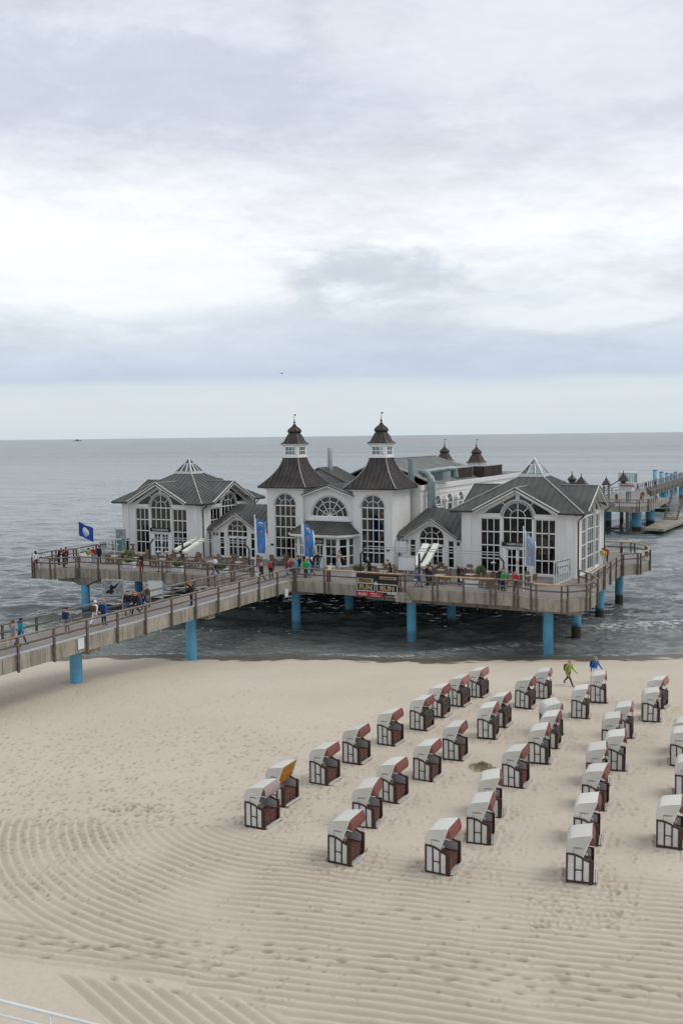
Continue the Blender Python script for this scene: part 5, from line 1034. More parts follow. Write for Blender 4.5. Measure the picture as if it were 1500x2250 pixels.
p = at(271, 1222, DZ); o = thing('parasol', 'closed green parasol standing left of the left pavilion', 'parasol', (p.x + .1, p.y, DZ)); a = MB(); a.tube([(0, 0, 0), (0, 0, 2.5)], .03, 8); a.build('pole', 'steel', o); a = MB(); a.rings([(.28, .7), (.24, 1.1), (.12, 2.1), (.03, 2.45)], 10); a.build('closed_canopy', 'pipe_green', o)
for i, (px, py) in enumerate([(349, 1256), (367, 1257), (1083, 1286)]):
    p = at(px, py, DZ); o = thing('heat_lamp', ['slim brown patio heater in front of left pavilion door, left one', 'slim brown patio heater in front of left pavilion door, right one', 'slim dark patio heater near the right pavilion door'][i], 'heater', (p.x, p.y, DZ)); a = MB(); a.tube([(0, 0, .04), (0, 0, 1.9)], .03, 8); a.build('pole', 'c_brown', o); a = MB(); a.rings([(.2, 0), (.2, .04)], 12); a.build('base', 'dark_metal', o); a = MB(); a.rings([(.10, 1.75), (.26, 1.9), (.04, 2.0)], 12); a.build('reflector', 'steel', o)
# ---- banner
ban = thing('banner', 'black and gold banner reading BEACH FUN RUN SELLIN tied to the railing', 'banner', (-34.45, 70.98, DZ)); T = lambda u, v, z: (u, v, z)
a = MB(); 
a.box(-1.95, 1.95, -.02, .02, -.95, 1.0); a.build('cloth', 'banner_black', ban)
a = MB(); a.box(-1.93, .55, -.03, -.021, -.93, -.52); a.build('red_strip', 'banner_red', ban)
a = MB(); inbars(a, rect(-1.88, -.22, -.46, .18), .06, -.03, True, .01); inbars(a, rect(.0, 1.85, -.46, .18), .06, -.03, True, .01); a.build('white_outline', 'print_white', ban)
lettering('FUN', .56, 'gold', ban, T, -1.05, -.34, -.035, bold=.028, sx=1.12, ext=.006); lettering('RUN', .56, 'gold', ban, T, .93, -.34, -.035, bold=.028, sx=1.12, ext=.006)
a = MB(); a.box(-1.9, -.35, -.030, -.022, .25, .62); a.build('word_panel', 'gold', ban); lettering('BEACH', .35, 'banner_black', ban, T, -1.12, .31, -.038, bold=.014, sx=1.02, ext=.006)
a = MB(); st_ = []
for k in range(10): rr_ = .22 if k % 2 == 0 else .09; an = PI / 2 + k * PI / 5; st_.append((-.11 + rr_ * math.cos(an), .22 + rr_ * math.sin(an)))
a.plate(st_, [], -.05, -.04); a.build('star', 'print_white', ban)
lettering('SELLIN', .26, 'print_white', ban, T, 1.3, -.62, -.035, bold=.012, ext=.006, shear=.3); lettering('18. JULI', .26, 'print_white', ban, T, -1.4, -.82, -.04, bold=.01, ext=.006, shear=.25); lettering('Südstrand', .15, 'print_white', ban, T, -.3, -.70, -.04, bold=.004, ext=.006); lettering('Seebrücke Sellin', .13, 'print_white', ban, T, -.15, -.88, -.04, bold=.004, ext=.006)
a = MB(); a.box(.25, 1.8, -.03, -.022, .60, .84); a.build('plate', 'gold', ban); lettering('BEACH SUMMER OPENING', .125, 'banner_black', ban, T, 1.02, .67, -.036, bold=.004, ext=.004, sx=.8); lettering('www.beachfunrun.de', .12, 'print_white', ban, T, 1.2, -.86, -.035, ext=.004)
# ---- flags
def tall_flag(px, ytop, ybot, ybase, label, Y, wm, droop, tone='flag_blue', ph=0.0):
    base = at(px, ybase, DZ) if Y is None else aty(px, ybase, Y); t0 = aty(px, ytop, base.y); t1 = aty(px, ybot, base.y)
    o = thing('banner_flag', label, 'flag', (base.x, base.y, DZ)); H_ = t0.z - DZ; hb = t1.z - DZ
    a = MB(); a.tube([(0, 0, 0), (0, 0, H_ + .12)], .05, 10); a.rings([(.07, H_ + .12), (.05, H_ + .2), (.0, H_ + .24)], 8); a.build('flagpole', 'white_metal', o)
    def Fn(s_, t_): # s across 0..1, t down 0..1
        sag = droop * s_ ** 1.4 * (1 - t_ * .75); w_ = wm * (1 - .12 * math.sin(t_ * 6 + ph) * s_)
        return Vector((.08 + s_ * w_ * .93, s_ * .25 * math.sin(t_ * 5 + ph) - .12 * math.sin(s_ * 7 + t_ * 3 + ph), H_ - .1 - t_ * (H_ - .1 - hb) - sag + .12 * s_ * t_))
    a = MB(); n, mm_ = 16, 36; vs = [Fn(i / n, j / mm_) for j in range(mm_ + 1) for i in range(n + 1)]; fs = []; 
    a.add(vs, [(j * (n + 1) + i, j * (n + 1) + i + 1, (j + 1) * (n + 1) + i + 1, (j + 1) * (n + 1) + i) for j in range(mm_) for i in range(n)])
    for k, f in enumerate(a.f): i = k % n; a.mi[k] = 1 if (i < 2 or i >= n - 1) else 0
    c_ = a.build('flag_cloth', [tone, 'flag_white'], o, True)
    def patch(pts, mt, nm):
        q = MB(); 
        for pp in pts: q.add([Fn(*x) + Vector((0, -.02, 0)) for x in pp], [tuple(range(len(pp)))])
        q.build(nm, mt, c_)
    circ = lambda cs, ct, rs, rt, a0=0, a1=360, n_=14: [(cs + rs * math.cos(R(a0 + (a1 - a0) * k / n_)), ct + rt * math.sin(R(a0 + (a1 - a0) * k / n_))) for k in range(n_)]
    patch([[(.25, .13), (.30, .105), (.40, .088), (.52, .084), (.64, .092), (.74, .11), (.80, .14), (.70, .125), (.58, .115), (.46, .12), (.36, .135)]], 'flag_white', 'emblem'); patch([[(.3, .165), (.72, .165), (.72, .18), (.3, .18)]], 'flag_white', 'emblem_line')
    patch([circ(.42, .37, .04, .012), circ(.6, .37, .04, .012), circ(.5, .34, .03, .01)], 'flag_white', 'emblem_dots'); patch([[(.38, .41), (.46, .40), (.48, .46), (.42, .50), (.38, .47)], [(.62, .41), (.68, .40), (.70, .45), (.64, .48)]], 'flag_orange', 'emblem_figure'); patch([[(.50, .70), (.54, .72), (.53, .92), (.50, .92)]], 'flag_white', 'emblem_stroke')
tall_flag(562, 1136, 1215, 1274, 'tall blue banner flag with white edges on the pole before the left link building', 73.0, 1.25, .35, ph=.4)
tall_flag(664, 1146, 1222, 1266, 'tall blue banner flag with white edges on the pole before the entrance porch', 74.6, 1.3, .75, ph=2.0)
tall_flag(1149, 1162, 1242, 1290, 'faded blue banner flag hanging limp before the right pavilion windows', 73.2, .95, .95, tone='c_palejeans', ph=3.3)
base = at(176, 1246, DZ); o = thing('flag', 'blue beach award flag with white disc and waves flying over the left balcony', 'flag', (base.x, base.y, DZ)); H_ = aty(176, 1132, base.y).z - DZ; ht = aty(176, 1146, base.y).z - DZ; hb = aty(176, 1176, base.y).z - DZ
a = MB(); a.tube([(0, 0, 0), (0, 0, H_)], .035, 8); a.build('flagpole', 'white_metal', o)
def Fb(s_, t_): return Vector((.04 + s_ * 1.75, .10 * math.sin(s_ * 8), ht - t_ * (ht - hb) - .62 * s_ - .05 * math.sin(s_ * 6 + t_)))
a = MB(); n = 18; a.add([Fb(i / n, j / n) for j in range(n + 1) for i in range(n + 1)], [(j * (n + 1) + i, j * (n + 1) + i + 1, (j + 1) * (n + 1) + i + 1, (j + 1) * (n + 1) + i) for j in range(n) for i in range(n)]); c_ = a.build('flag_cloth', 'flag_deep', o, True)
def patchb(strips, mt, nm, off):
    q = MB()
    for pp in strips: q.add([Fb(*x) + Vector((0, off, 0)) for x in pp], [tuple(range(len(pp)))])
    q.build(nm, mt, c_)
ds = [[(.5 + s0 * .27 , .5 - math.sqrt(max(0, 1 - s0 * s0)) * .33), (.5 + s1 * .27, .5 - math.sqrt(max(0, 1 - s1 * s1)) * .33), (.5 + s1 * .27, .5 + math.sqrt(max(0, 1 - s1 * s1)) * .33), (.5 + s0 * .27, .5 + math.sqrt(max(0, 1 - s0 * s0)) * .33)] for s0, s1 in [(-1 + k / 8, -1 + (k + 1) / 8) for k in range(16)]]
patchb(ds, 'flag_white', 'emblem_disc', -.012)
wv = []
for r0 in (.56, .65, .74):
    for k in range(10):
        s0, s1 = .28 + k * .044, .28 + (k + 1) * .044; f = lambda s_: r0 + .02 * math.sin(s_ * 30); wv.append([(s0, f(s0)), (s1, f(s1)), (s1, f(s1) + .035), (s0, f(s0) + .035)])
patchb(wv, 'flag_deep', 'emblem_waves', -.022)
# ================================================================== HOODED BEACH CHAIRS
def side_T(y): return lambda u, v, z: (u, y + v, z)
PANEL = [(-.44, .03), (.40, .03), (.40, .80), (.30, .81), (.18, .85), (.05, .92), (-.10, .98), (-.25, 1.01), (-.44, 1.01)]
HOOD = [(-.47, .92), (-.485, 1.15), (-.47, 1.32), (-.42, 1.45), (-.33, 1.55), (-.20, 1.60), (.40, 1.72), (.13, 1.00), (.10, .90)]
def smooth_line(pts): return pts
def hood_chair():
    r_ = thing('beach_basket_chair', 'x', 'beach chair', (0, 0, 0))
    for s_ in (-1, 1):
        a = MB(side_T(s_ * .585)); a.plate(PANEL, [], -.012, .012); p_ = a.build('side_panel', 'board_white', r_)
        b = MB(side_T(s_ * .585)); ln = [(-.44, .0), (-.44, 1.01), (-.25, 1.01), (-.10, .98), (.05, .92), (.18, .85), (.30, .81), (.42, .80)]
        inbars(b, ln, .062, 0, False, .075); inbars(b, [(.375, .0), (.375, .80)], .12, 0, False, .076); inbars(b, [(-.44, .045), (.42, .045)], .05, .001, False, .07)
        inbars(b, [(-.17, .03), (-.17, .99)], .055, 0, False, .066); inbars(b, [(.10, .03), (.10, .89)], .055, 0, False, .066); inbars(b, [(-.17, .46), (.10, .46)], .045, .002, False, .068)
        b.build('panel_frame', 'frame_brown', p_)
        h = MB(side_T(s_ * .585)); inbars(h, [(-.09, .43), (.02, .43)], .035, s_ * .055, False, .03); h.build('handle', 'cord', p_)
        a = MB(); a.box(.43, .47, s_ * .585 - .09 if s_ > 0 else s_ * .585 - .03, s_ * .585 + .03 if s_ > 0 else s_ * .585 + .09, .0, .82); a.build('front_post', 'post_brown', r_)
    a = MB(); a.box(-.47, -.44, -.57, .57, .05, .99); a.box(-.30, .36, -.56, .56, .06, .40); bx = a.build('seat_box', 'post_brown', r_)
    a = MB(); a.box(.361, .375, -.54, -.02, .10, .37); a.box(.361, .375, .02, .54, .10, .37); dr = a.build('drawer_front', 'maroon', r_)
    a = MB(); a.box(.376, .40, -.30, -.24, .22, .25); a.box(.376, .40, .24, .30, .22, .25); a.build('drawer_handle', 'post_brown', dr)
    a = MB(); a.box(-.22, .38, -.555, -.005, .401, .49); a.box(-.22, .38, .005, .555, .401, .49); a.build('seat_cushion', 'maroon', r_)
    a = MB(); a.bar((-.20, -.28, .47), (-.38, -.28, 1.10), .54, .08, (1, 0, 0)); a.bar((-.20, .28, .47), (-.38, .28, 1.10), .54, .08, (1, 0, 0)); a.bar((-.36, 0, 1.08), (-.40, 0, 1.42), 1.08, .06, (1, 0, 0)); a.build('backrest', 'cushion', r_)
    for s_ in (-1, 1): a = MB(side_T(s_ * .552)); a.plate([(-.40, .42), (.36, .42), (.36, .77), (.05, .87), (-.25, .96), (-.40, .96)], [], -.006, .006); a.build('inner_lining', 'inner_white', r_)
    for x in (.475, .545): a = MB(); a.box(x, x + .04, -.55, .55, .04, .07); a.build('footrest_slat', 'board_white', r_)
    a = MB(); a.box(.471, .59, -.50, -.46, .0, .039); a.build('footrest_runner', 'post_brown', r_); a = MB(); a.box(.471, .59, .46, .50, .0, .039); a.build('footrest_runner', 'post_brown', r_)
    # hood
    a = MB()
    for s_ in (-1, 1): a.T = side_T(s_ * .575); a.plate(HOOD, [], -.010, .010)
    a.T = None; n = 7
    for i in range(n - 1):
        p, q = HOOD[i], HOOD[i + 1]; e = 0
        a.add([(p[0], -.586, p[1]), (p[0], .586, p[1]), (q[0], .586, q[1]), (q[0], -.586, q[1]), (p[0] + .02, -.565, p[1] - .02), (p[0] + .02, .565, p[1] - .02), (q[0] + .01, .565, q[1] - .025), (q[0] + .01, -.565, q[1] - .025)], [(0, 1, 2, 3), (4, 7, 6, 5), (0, 3, 7, 4), (1, 5, 6, 2)])
    hd_ = a.build('hood', 'wicker_white', r_)
    a = MB()
    for s_ in (-1, 1):
        a = MB(side_T(s_ * .587)); inbars(a, [(-.22, .98), (-.22, 1.22), (.10, 1.22)], .012, 0, False, .012)
        for k in range(9): a.T = side_T(s_ * .588); inbars(a, [(-.23 + k * .037, 1.245), (-.212 + k * .037, 1.245 + (.02 if k % 3 == 1 else 0))], .02, 0, False, .01)
        a.build('hood_pocket', 'sign_grey', hd_)
    a = MB(); 
    for s_ in (-1, 1): a = MB(side_T(s_ * .588)); inbars(a, [(.41, 1.72), (.13, 1.0), (.10, .91)], .03, 0, False, .02); inbars(a, [(.225 + .035 * math.cos(t_), 1.06 + .035 * math.sin(t_)) for t_ in [k * PI / 4 for k in range(9)]], .014, s_ * .004, False, .02); a.build('hood_edging', 'cord', hd_)
    a = MB()
    for s_ in (-1, 1): a.T = side_T(s_ * .560); a.plate([(-.44, 1.0), (-.44, 1.3), (-.3, 1.5), (-.18, 1.56), (.37, 1.68), (.12, 1.02)], [], -.003, .003)
    a.T = None; a.add([(-.17, -.55, 1.575), (-.17, .55, 1.575), (.38, .55, 1.685), (.38, -.55, 1.685)], [(0, 1, 2, 3)]); li = a.build('hood_lining', 'lining_brown', hd_)
    return r_, hd_, li
def add_awning(root, kind):
    if kind == 'orange':
        a = MB(); a.add([(.40, -.56, 1.72), (.40, .56, 1.72), (.02, .56, .86), (.02, -.56, .86)], [(0, 1, 2, 3)]); a.add([(.405, -.56, 1.70), (.405, .56, 1.70), (.03, .50, .84), (.03, -.50, .84)], [(0, 1, 2, 3)]); a.build('sun_curtain', 'cloth_orange', root); return
    mt = {'red': 'cloth_red', 'faded': 'cloth_faded', 'stripe': 'stripe'}[kind]; a = MB(); P_ = [(.41, 1.725), (.475, 1.60), (.51, 1.46), (.505, 1.34), (.47, 1.27)]; y = .57; vs = []; fs = []
    for j, (x, z) in enumerate(P_): vs += [(x, -y, z), (x, -y * .33, z - (.004 if j else 0)), (x, y * .33, z - (.004 if j else 0)), (x, y, z)]
    fs = [(j * 4 + i, j * 4 + i + 1, (j + 1) * 4 + i + 1, (j + 1) * 4 + i) for j in range(4) for i in range(3)]; a.add(vs, fs)
    for s_ in (-1, 1): a.add([(.41, s_ * y, 1.725), (.475, s_ * y, 1.60), (.51, s_ * y, 1.46), (.505, s_ * y, 1.34), (.30, s_ * y, 1.44)], [(0, 1, 2, 3, 4)])
    w_ = a.build('awning_flap', mt, root); [(lambda b: (b.bar((.26, s_ * .575, 1.36), (.50, s_ * .575, 1.335), .022, .022), b.build('awning_arm', 'cord', w_)))(MB()) for s_ in (-1, 1)]
def add_grille(root):
    a = MB(); 
    for k in range(12): y = -.52 + k * .0945; a.bar((.455, y, .36), (.40, y, 1.02), .022, .022)
    for z_, x_ in ((.40, .452), (.72, .425), (1.0, .402)): a.bar((x_, -.55, z_), (x_, .55, z_), .03, .03, (1, 0, 0))
    a.build('locking_grille', 'grille', root)
protos = {}
for kind in ('red', 'faded', 'stripe', 'orange'):
    for gate in (0, 1):
        if kind == 'orange' and gate: continue
        r_, h_, li = hood_chair(); add_awning(r_, kind)
        if kind == 'orange': li.data.materials[0] = M['cloth_orange']
        if gate: add_grille(r_)
        protos[kind, gate] = [r_, False]
CH = [  # near front corner in the photo, turn, awning, grille, words
 (582, 1826, 0, 'stripe', 0, 'beach basket chair with pink striped awning, front left corner of the whole field'), (625, 1776, 0, 'orange', 0, 'beach basket chair with orange yellow curtain, the only one, behind the striped one'),
 (720, 1728, 0, 'red', 0, 'red awning beach chair, third from the front in the leftmost row'), (791, 1683, 0, 'red', 0, 'red awning beach chair, fourth from the front in the leftmost row'), (865, 1642, 0, 'red', 0, 'red awning beach chair, fifth from the front in the leftmost row'),
 (935, 1608, 0, 'red', 1, 'red awning beach chair with grille across its seat, sixth in the leftmost row'), (973, 1579, 0, 'red', 1, 'red awning grilled beach chair, third from the sea end of the leftmost row'),
 (1016, 1555, 2, 'faded', 1, 'faded pink awning grilled beach chair, second from the sea in the leftmost row'), (1058, 1535, 2, 'faded', 1, 'faded awning beach chair nearest the sea in the leftmost row'),
 (770, 1906, 0, 'red', 0, 'red awning beach chair, nearest the viewer in the second row from left'), (824, 1823, -7, 'red', 0, 'beach chair turned slightly away, second from the front in the second row'), (871, 1768, 2, 'red', 0, 'red awning beach chair, third from the front in the second row'),
 (949, 1720, 0, 'red', 0, 'red awning beach chair, fourth from the front in the second row'), (1013, 1675, -3, 'red', 0, 'red awning beach chair, fifth from the front, beside the weed heap'), (1087, 1627, -7, 'red', 1, 'red awning grilled beach chair, fourth from the sea in the second row'),
 (1109, 1601, 0, 'red', 1, 'beach chair half hidden behind another, third from the sea in second row'), (1165, 1560, -2, 'red', 1, 'red awning beach chair, second from the sea in the second row'), (1207, 1538, -7, 'faded', 1, 'faded awning beach chair nearest the sea in the second row'),
 (987, 1927, -1, 'red', 0, 'red awning beach chair, nearest the viewer in the third row from left'), (1077, 1859, -7, 'red', 0, 'beach chair second from the front in the third row'), (1101, 1800, -12, 'red', 0, 'beach chair mostly hidden between two others, third in the third row'),
 (1147, 1735, -1, 'red', 0, 'red awning beach chair right of the weed heap, fourth in the third row'), (1203, 1682, -6, 'red', 0, 'beach chair fifth from the front in the third row'), (1224, 1647, -5, 'red', 1, 'beach chair squeezed between two others, sixth in the third row'),
 (1236, 1617, -22, 'faded', 1, 'beach chair seen nearly side on, seventh in the third row'), (1291, 1581, -8, 'faded', 1, 'beach chair second from the sea in the third row, below the walker in green'), (1331, 1547, -8, 'faded', 1, 'beach chair nearest the sea in the third row, below the walker in blue'),
 (1302, 1946, -9, 'red', 0, 'largest side on beach chair at lower right, nearest in the fourth row'), (1313, 1861, -6, 'red', 0, 'beach chair second from the front in the fourth row'), (1326, 1785, -2, 'red', 0, 'beach chair third from the front in the fourth row, roof half hidden'),
 (1334, 1730, -8, 'red', 0, 'beach chair fourth from the front in the fourth row, mostly hidden'), (1372, 1697, -8, 'red', 0, 'beach chair fifth from the front in the fourth row'), (1362, 1653, -8, 'red', 1, 'beach chair sixth from the front in the fourth row, left of its neighbour'),
 (1388, 1624, -5, 'faded', 1, 'beach chair seventh from the front in the fourth row'), (1448, 1589, -8, 'faded', 1, 'beach chair eighth in the fourth row, brown skirting at its foot'), (1456, 1560, 4, 'faded', 1, 'grilled beach chair nearest the sea in the fourth row'),
 (1497, 1870, -4, 'red', 0, 'beach chair cut by the right edge of the photo, nearest of those'), (1532, 1762, -4, 'red', 0, 'beach chair cut by the right edge, second from the front'), (1516, 1688, -5, 'red', 0, 'beach chair cut by the right edge, third from the front'), (1520, 1662, -4, 'red', 0, 'beach chair cut by the right edge, farthest back, only its hood shows')]
for px, py, turn, kind, gate, lb in CH:
    z = 1.7; p = at(px, py, z)
    for _ in range(3):
        z = float(profile(sdist(p.x, p.y))); p = at(px, py, z)
    pr = protos[kind, gate]; c_ = pr[0] if not pr[1] else copy_tree(pr[0]); pr[1] = True
    rz = R(-turn * 1.35 + random.uniform(-1.2, 1.2) + 1); cr, sr = math.cos(rz), math.sin(rz); lx, ly = .46, -.60
    cxp, cyp = p.x - (lx * cr - ly * sr), p.y - (lx * sr + ly * cr)
    c_.location = (cxp, cyp, z + .03 + random.uniform(-.02, .02)); c_.rotation_euler = (random.uniform(-.012, .012), random.uniform(-.02, .02), rz); tag(c_, lb, 'beach chair', 'hooded beach chairs on the sand')
    for _ in range(30):
        an = random.uniform(0, 6.28); d = random.uniform(.7, 1.5); stamp(cxp + .2 + d * math.cos(an), cyp + d * math.sin(an), random.uniform(0, 3), dep=random.uniform(.025, .06), dampv=.4)
    ix = int((cxp - RX0) / RES); iy = int((cyp - RY0) / RES); k = 22
    if k < ix < nx_ - k and k < iy < ny_ - k:
        sx = XX[iy - k:iy + k, ix - k:ix + k] - cxp; sy = YY[iy - k:iy + k, ix - k:ix + k] - cyp; u = abs(sx * cr + sy * sr) - .48; v = abs(-sx * sr + sy * cr) - .62; q = np.maximum(u, v); hm[iy - k:iy + k, ix - k:ix + k] = np.where(q < .05, hm[iy - k:iy + k, ix - k:ix + k] * .2 + .02, hm[iy - k:iy + k, ix - k:ix + k] + .060 * np.exp(-((q - .15) / .09) ** 2))
for k_, pr in protos.items():
    if not pr[1]:
        def kill(o):
            for c in list(o.children): kill(c)
            bpy.data.objects.remove(o)
        kill(pr[0])
p = at(1060, 1690, 1.75); o = thing('weed_heap', 'small heap of dry seaweed and sand between the beach chair rows', 'seaweed', (p.x, p.y, p.z - .02)); a = MB(); vs = [(0, 0, .28)]
for j in range(1, 5):
    for k in range(14): an = k * 2 * PI / 14; r_ = j * .16 * (1 + .25 * math.sin(an * 3 + 1)); vs.append((r_ * math.cos(an) * 1.3, r_ * math.sin(an), max(-.03, .28 - .07 * j ** 1.15 + random.uniform(-.02, .03))))
a.add(vs, [(0, 1 + k, 1 + (k + 1) % 14) for k in range(14)] + [(1 + j * 14 + k, 1 + (j + 1) * 14 + k, 1 + (j + 1) * 14 + (k + 1) % 14, 1 + j * 14 + (k + 1) % 14) for j in range(3) for k in range(14)]); a.build('mound', 'c_beige', o)
a = MB()
for _ in range(420):
    an = random.uniform(0, 6.28); r_ = random.uniform(0, .6); q = Vector((r_ * 1.25 * math.cos(an), r_ * math.sin(an), .30 - .42 * r_)); d = Vector((random.gauss(0, 1), random.gauss(0, 1), random.uniform(.0, 1.0))).normalized() * .13; a.bar(q, q + d, .012, .012)
a.build('weed_strands', 'dry_weed', o)
# ================================================================== PEOPLE
def person_mesh(lean=0.0, legA=0.0, legB=0.0, kneeA=0.0, kneeB=0.0, armL=(0, 0), armR=(0, 0), headt=0.0):
    V_, E_, Rr, Lb = [], [], [], []
    def add(p, r, par, lab): V_.append(Vector(p)); Rr.append(r); Lb.append(lab); i = len(V_) - 1; (E_.append((par, i)) if par is not None else None); return i
    tl = lambda x, y, z: (x + (z - .93) * math.sin(lean), y, .93 + (z - .93) * math.cos(lean)) if z > .93 else (x, y, z)
    pel = add((0, 0, .93), .135, None, 1); wa = add(tl(0, 0, 1.10), .130, pel, 1); chs = add(tl(.0, 0, 1.30), .155, wa, 1); nb = add(tl(.0, 0, 1.43), .10, chs, 1); nk = add(tl(.015, 0, 1.49), .055, nb, 0)
    hb = add(tl(.03 + headt * .3, 0, 1.56), .075, nk, 0); hc = add(tl(.035 + headt, 0, 1.63), .092, hb, 0); ht = add(tl(.02 + headt, 0, 1.70), .065, hc, 0)
    add(tl(.135 + headt, 0, 1.61), .016, hc, 0)
    for s_ in (-1, 1): add(tl(.03 + headt, s_ * .10, 1.62), .018, hc, 0)
    for s_, (fw_, bend) in ((-1, armL), (1, armR)):
        sh = add(tl(0, s_ * .185, 1.385), .070, nb, 1); S0 = Vector(tl(0, s_ * .20, 1.37)); an = fw_
        d = Vector((math.sin(an), s_ * .12, -math.cos(an))); el = S0 + d * .29; e = add(el, .052, sh, 1); d2 = Vector((math.sin(an + bend), -s_ * .10 * min(1, bend), -math.cos(an + bend))); wr = el + d2 * .25; w2 = add(wr, .036, e, 1); pm = add(wr + d2 * .07, .036, w2, 0)
        sidev = Vector((d2.z, 0, -d2.x)); yv = Vector((0, 1, 0))
        for k in range(4): b_ = wr + d2 * .10 + sidev * (k - 1.5) * .02; f1 = add(b_, .010, pm, 0); f2 = add(b_ + d2 * (.035 + .006 * (1.5 - abs(k - 1.5))) - yv * s_ * .012, .009, f1, 0); add(b_ + d2 * .055 - yv * s_ * .035, .008, f2, 0)
        t1 = add(wr + d2 * .05 + sidev * .042, .011, pm, 0); add(wr + d2 * .09 + sidev * .06 - yv * s_ * .01, .009, t1, 0)
    for s_, lg, kn in ((-1, legA, kneeA), (1, legB, kneeB)):
        hp = add((0, s_ * .09, .86), .098, pel, 2); kx = math.sin(lg) * .41; kz = .86 - math.cos(lg) * .41; k_ = add((kx, s_ * .095, kz), .066, hp, 2); ax = kx + math.sin(lg - kn) * .40; azz = kz - math.cos(lg - kn) * .40
        an_ = add((ax, s_ * .10, azz), .046, k_, 2); he = add((ax + .03, s_ * .10, azz - .035), .042, an_, 3); add((ax + .17, s_ * .11, azz - .04), .032, he, 3)
    me = bpy.data.meshes.new('body'); me.from_pydata([tuple(v) for v in V_], E_, []); o = bpy.data.objects.new('body', me); COL.objects.link(o)
    md_ = o.modifiers.new('s', 'SKIN'); me.skin_vertices[0].data[0].use_root = True
    for i, r_ in enumerate(Rr): me.skin_vertices[0].data[i].radius = (r_, r_)
    me.skin_vertices[0].data[1].radius = (.15, .125); me.skin_vertices[0].data[2].radius = (.175, .135)
    sb = o.modifiers.new('b', 'SUBSURF'); sb.levels = 1; sb.render_levels = 1
    dg = bpy.context.evaluated_depsgraph_get(); nm = bpy.data.meshes.new_from_object(o.evaluated_get(dg)); bpy.data.objects.remove(o)
    zmin = min(v.co.z for v in nm.vertices)
    segs = [(V_[a_], V_[b_], Lb[b_]) for a_, b_ in E_]
    for k in range(4): nm.materials.append(M['skin'])
    mi = []
    for f in nm.polygons:
        c_ = f.center; best = (9, 0)
        for a_, b_, l_ in segs:
            ab = b_ - a_; t_ = max(0, min(1, (c_ - a_).dot(ab) / max(ab.length_squared, 1e-6))); d_ = (c_ - a_ - ab * t_).length
            if d_ < best[0]: best = (d_, l_)
        mi.append(best[1])
    nm.polygons.foreach_set('material_index', mi); nm.polygons.foreach_set('use_smooth', [True] * len(mi))
    for v in nm.vertices: v.co.z -= zmin
    hd_ = Vector(tl(.035 + headt, 0, 1.63)); hd_.z -= zmin; bk_ = Vector(tl(-.13, 0, 1.25)); bk_.z -= zmin
    nm.name = 'body'; return nm, hd_, bk_, lean
POSE = {'stand': person_mesh(armL=(.05, .15), armR=(-.05, .2), legA=.04, legB=-.04), 'walk': person_mesh(lean=.06, legA=.42, kneeA=.12, legB=-.30, kneeB=.35, armL=(-.4, .3), armR=(.45, .35)), 'lean': person_mesh(lean=.32, armL=(.7, .5), armR=(.75, .45), headt=.05),
        'photo': person_mesh(lean=.0, armL=(.8, 1.9), armR=(.75, 1.95), headt=.01), 'bend': person_mesh(lean=.75, armL=(.9, .3), armR=(.8, .4), legA=.1, legB=-.15), 'arms': person_mesh(armL=(.35, 1.3), armR=(.35, 1.25), legA=.05, legB=-.05), 'stride': person_mesh(lean=.10, legA=.55, kneeA=.10, legB=-.45, kneeB=.25, armL=(-.3, .6), armR=(.35, .7))}
PSEG = 0
def person(px, py, pose, face, top, legs, hair, label, z=DZ, scale=1.0, bag=None, hat=None, shoes='black', hood=None, longhair=False, bagc=None, loc_=None):
    p = loc_ if loc_ else at(px, py, z)
    root = thing('person', label, 'person', (p.x, p.y, z), R(face)); root.scale = (scale * 1.10, scale * 1.12, scale * .99)
    nm, hd_, bk_, ln_ = POSE[pose]; o = bpy.data.objects.new('body', nm); COL.objects.link(o); o.parent = root
    for i, mt in enumerate(('skin', 'c_' + top, 'c_' + legs, 'c_' + shoes)): o.material_slots[i].link = 'OBJECT'; o.material_slots[i].material = M[mt]
    a = MB(); n = 12; vs = []; 
    for j in range(7):
        th = (j / 6) * (1.95 if not longhair else 2.1); 
        for k in range(n):
            ph = 2 * PI * k / n; lim = th if math.cos(ph) < .35 else min(th, .95); vs.append((hd_.x - .012 + .116 * math.sin(lim) * math.cos(ph), hd_.y + .112 * math.sin(lim) * math.sin(ph), hd_.z + .018 + .112 * math.cos(lim)))
    a.add(vs, [(j * n + k, j * n + (k + 1) % n, (j + 1) * n + (k + 1) % n, (j + 1) * n + k) for j in range(6) for k in range(n)])
    if longhair: a.bar(hd_ + Vector((-.10, 0, .02)), hd_ + Vector((-.12, 0, -.22)), .16, .06, (1, 0, 0))
    a.build('hair' if not hat else 'hat', 'c_' + (hat or hair), root, True)
    if hood: a = MB(); a.rings([(.13, hd_.z - .15), (.15, hd_.z - .09), (.11, hd_.z - .04)], 12, (hd_.x - .05, 0)); a.build('hood_collar', 'c_' + hood, root, True)
    if bag == 'back':
        a = MB(); a.bar(bk_ + Vector((-.05, 0, -.24)), bk_ + Vector((-.05, 0, .17)), .30, .17, (1, 0, 0)); a.bar(bk_ + Vector((-.15, 0, -.2)), bk_ + Vector((-.15, 0, 0)), .22, .07, (1, 0, 0)); a.build('backpack', 'c_' + (bagc or 'black'), root)
    if bag == 'hand': a = MB(); a.bar((.12, -.30, .45), (.12, -.30, .78), .1, .26, (0, 1, 0)); a.build('carrier_bag', 'c_' + (bagc or 'white'), root)
    return root
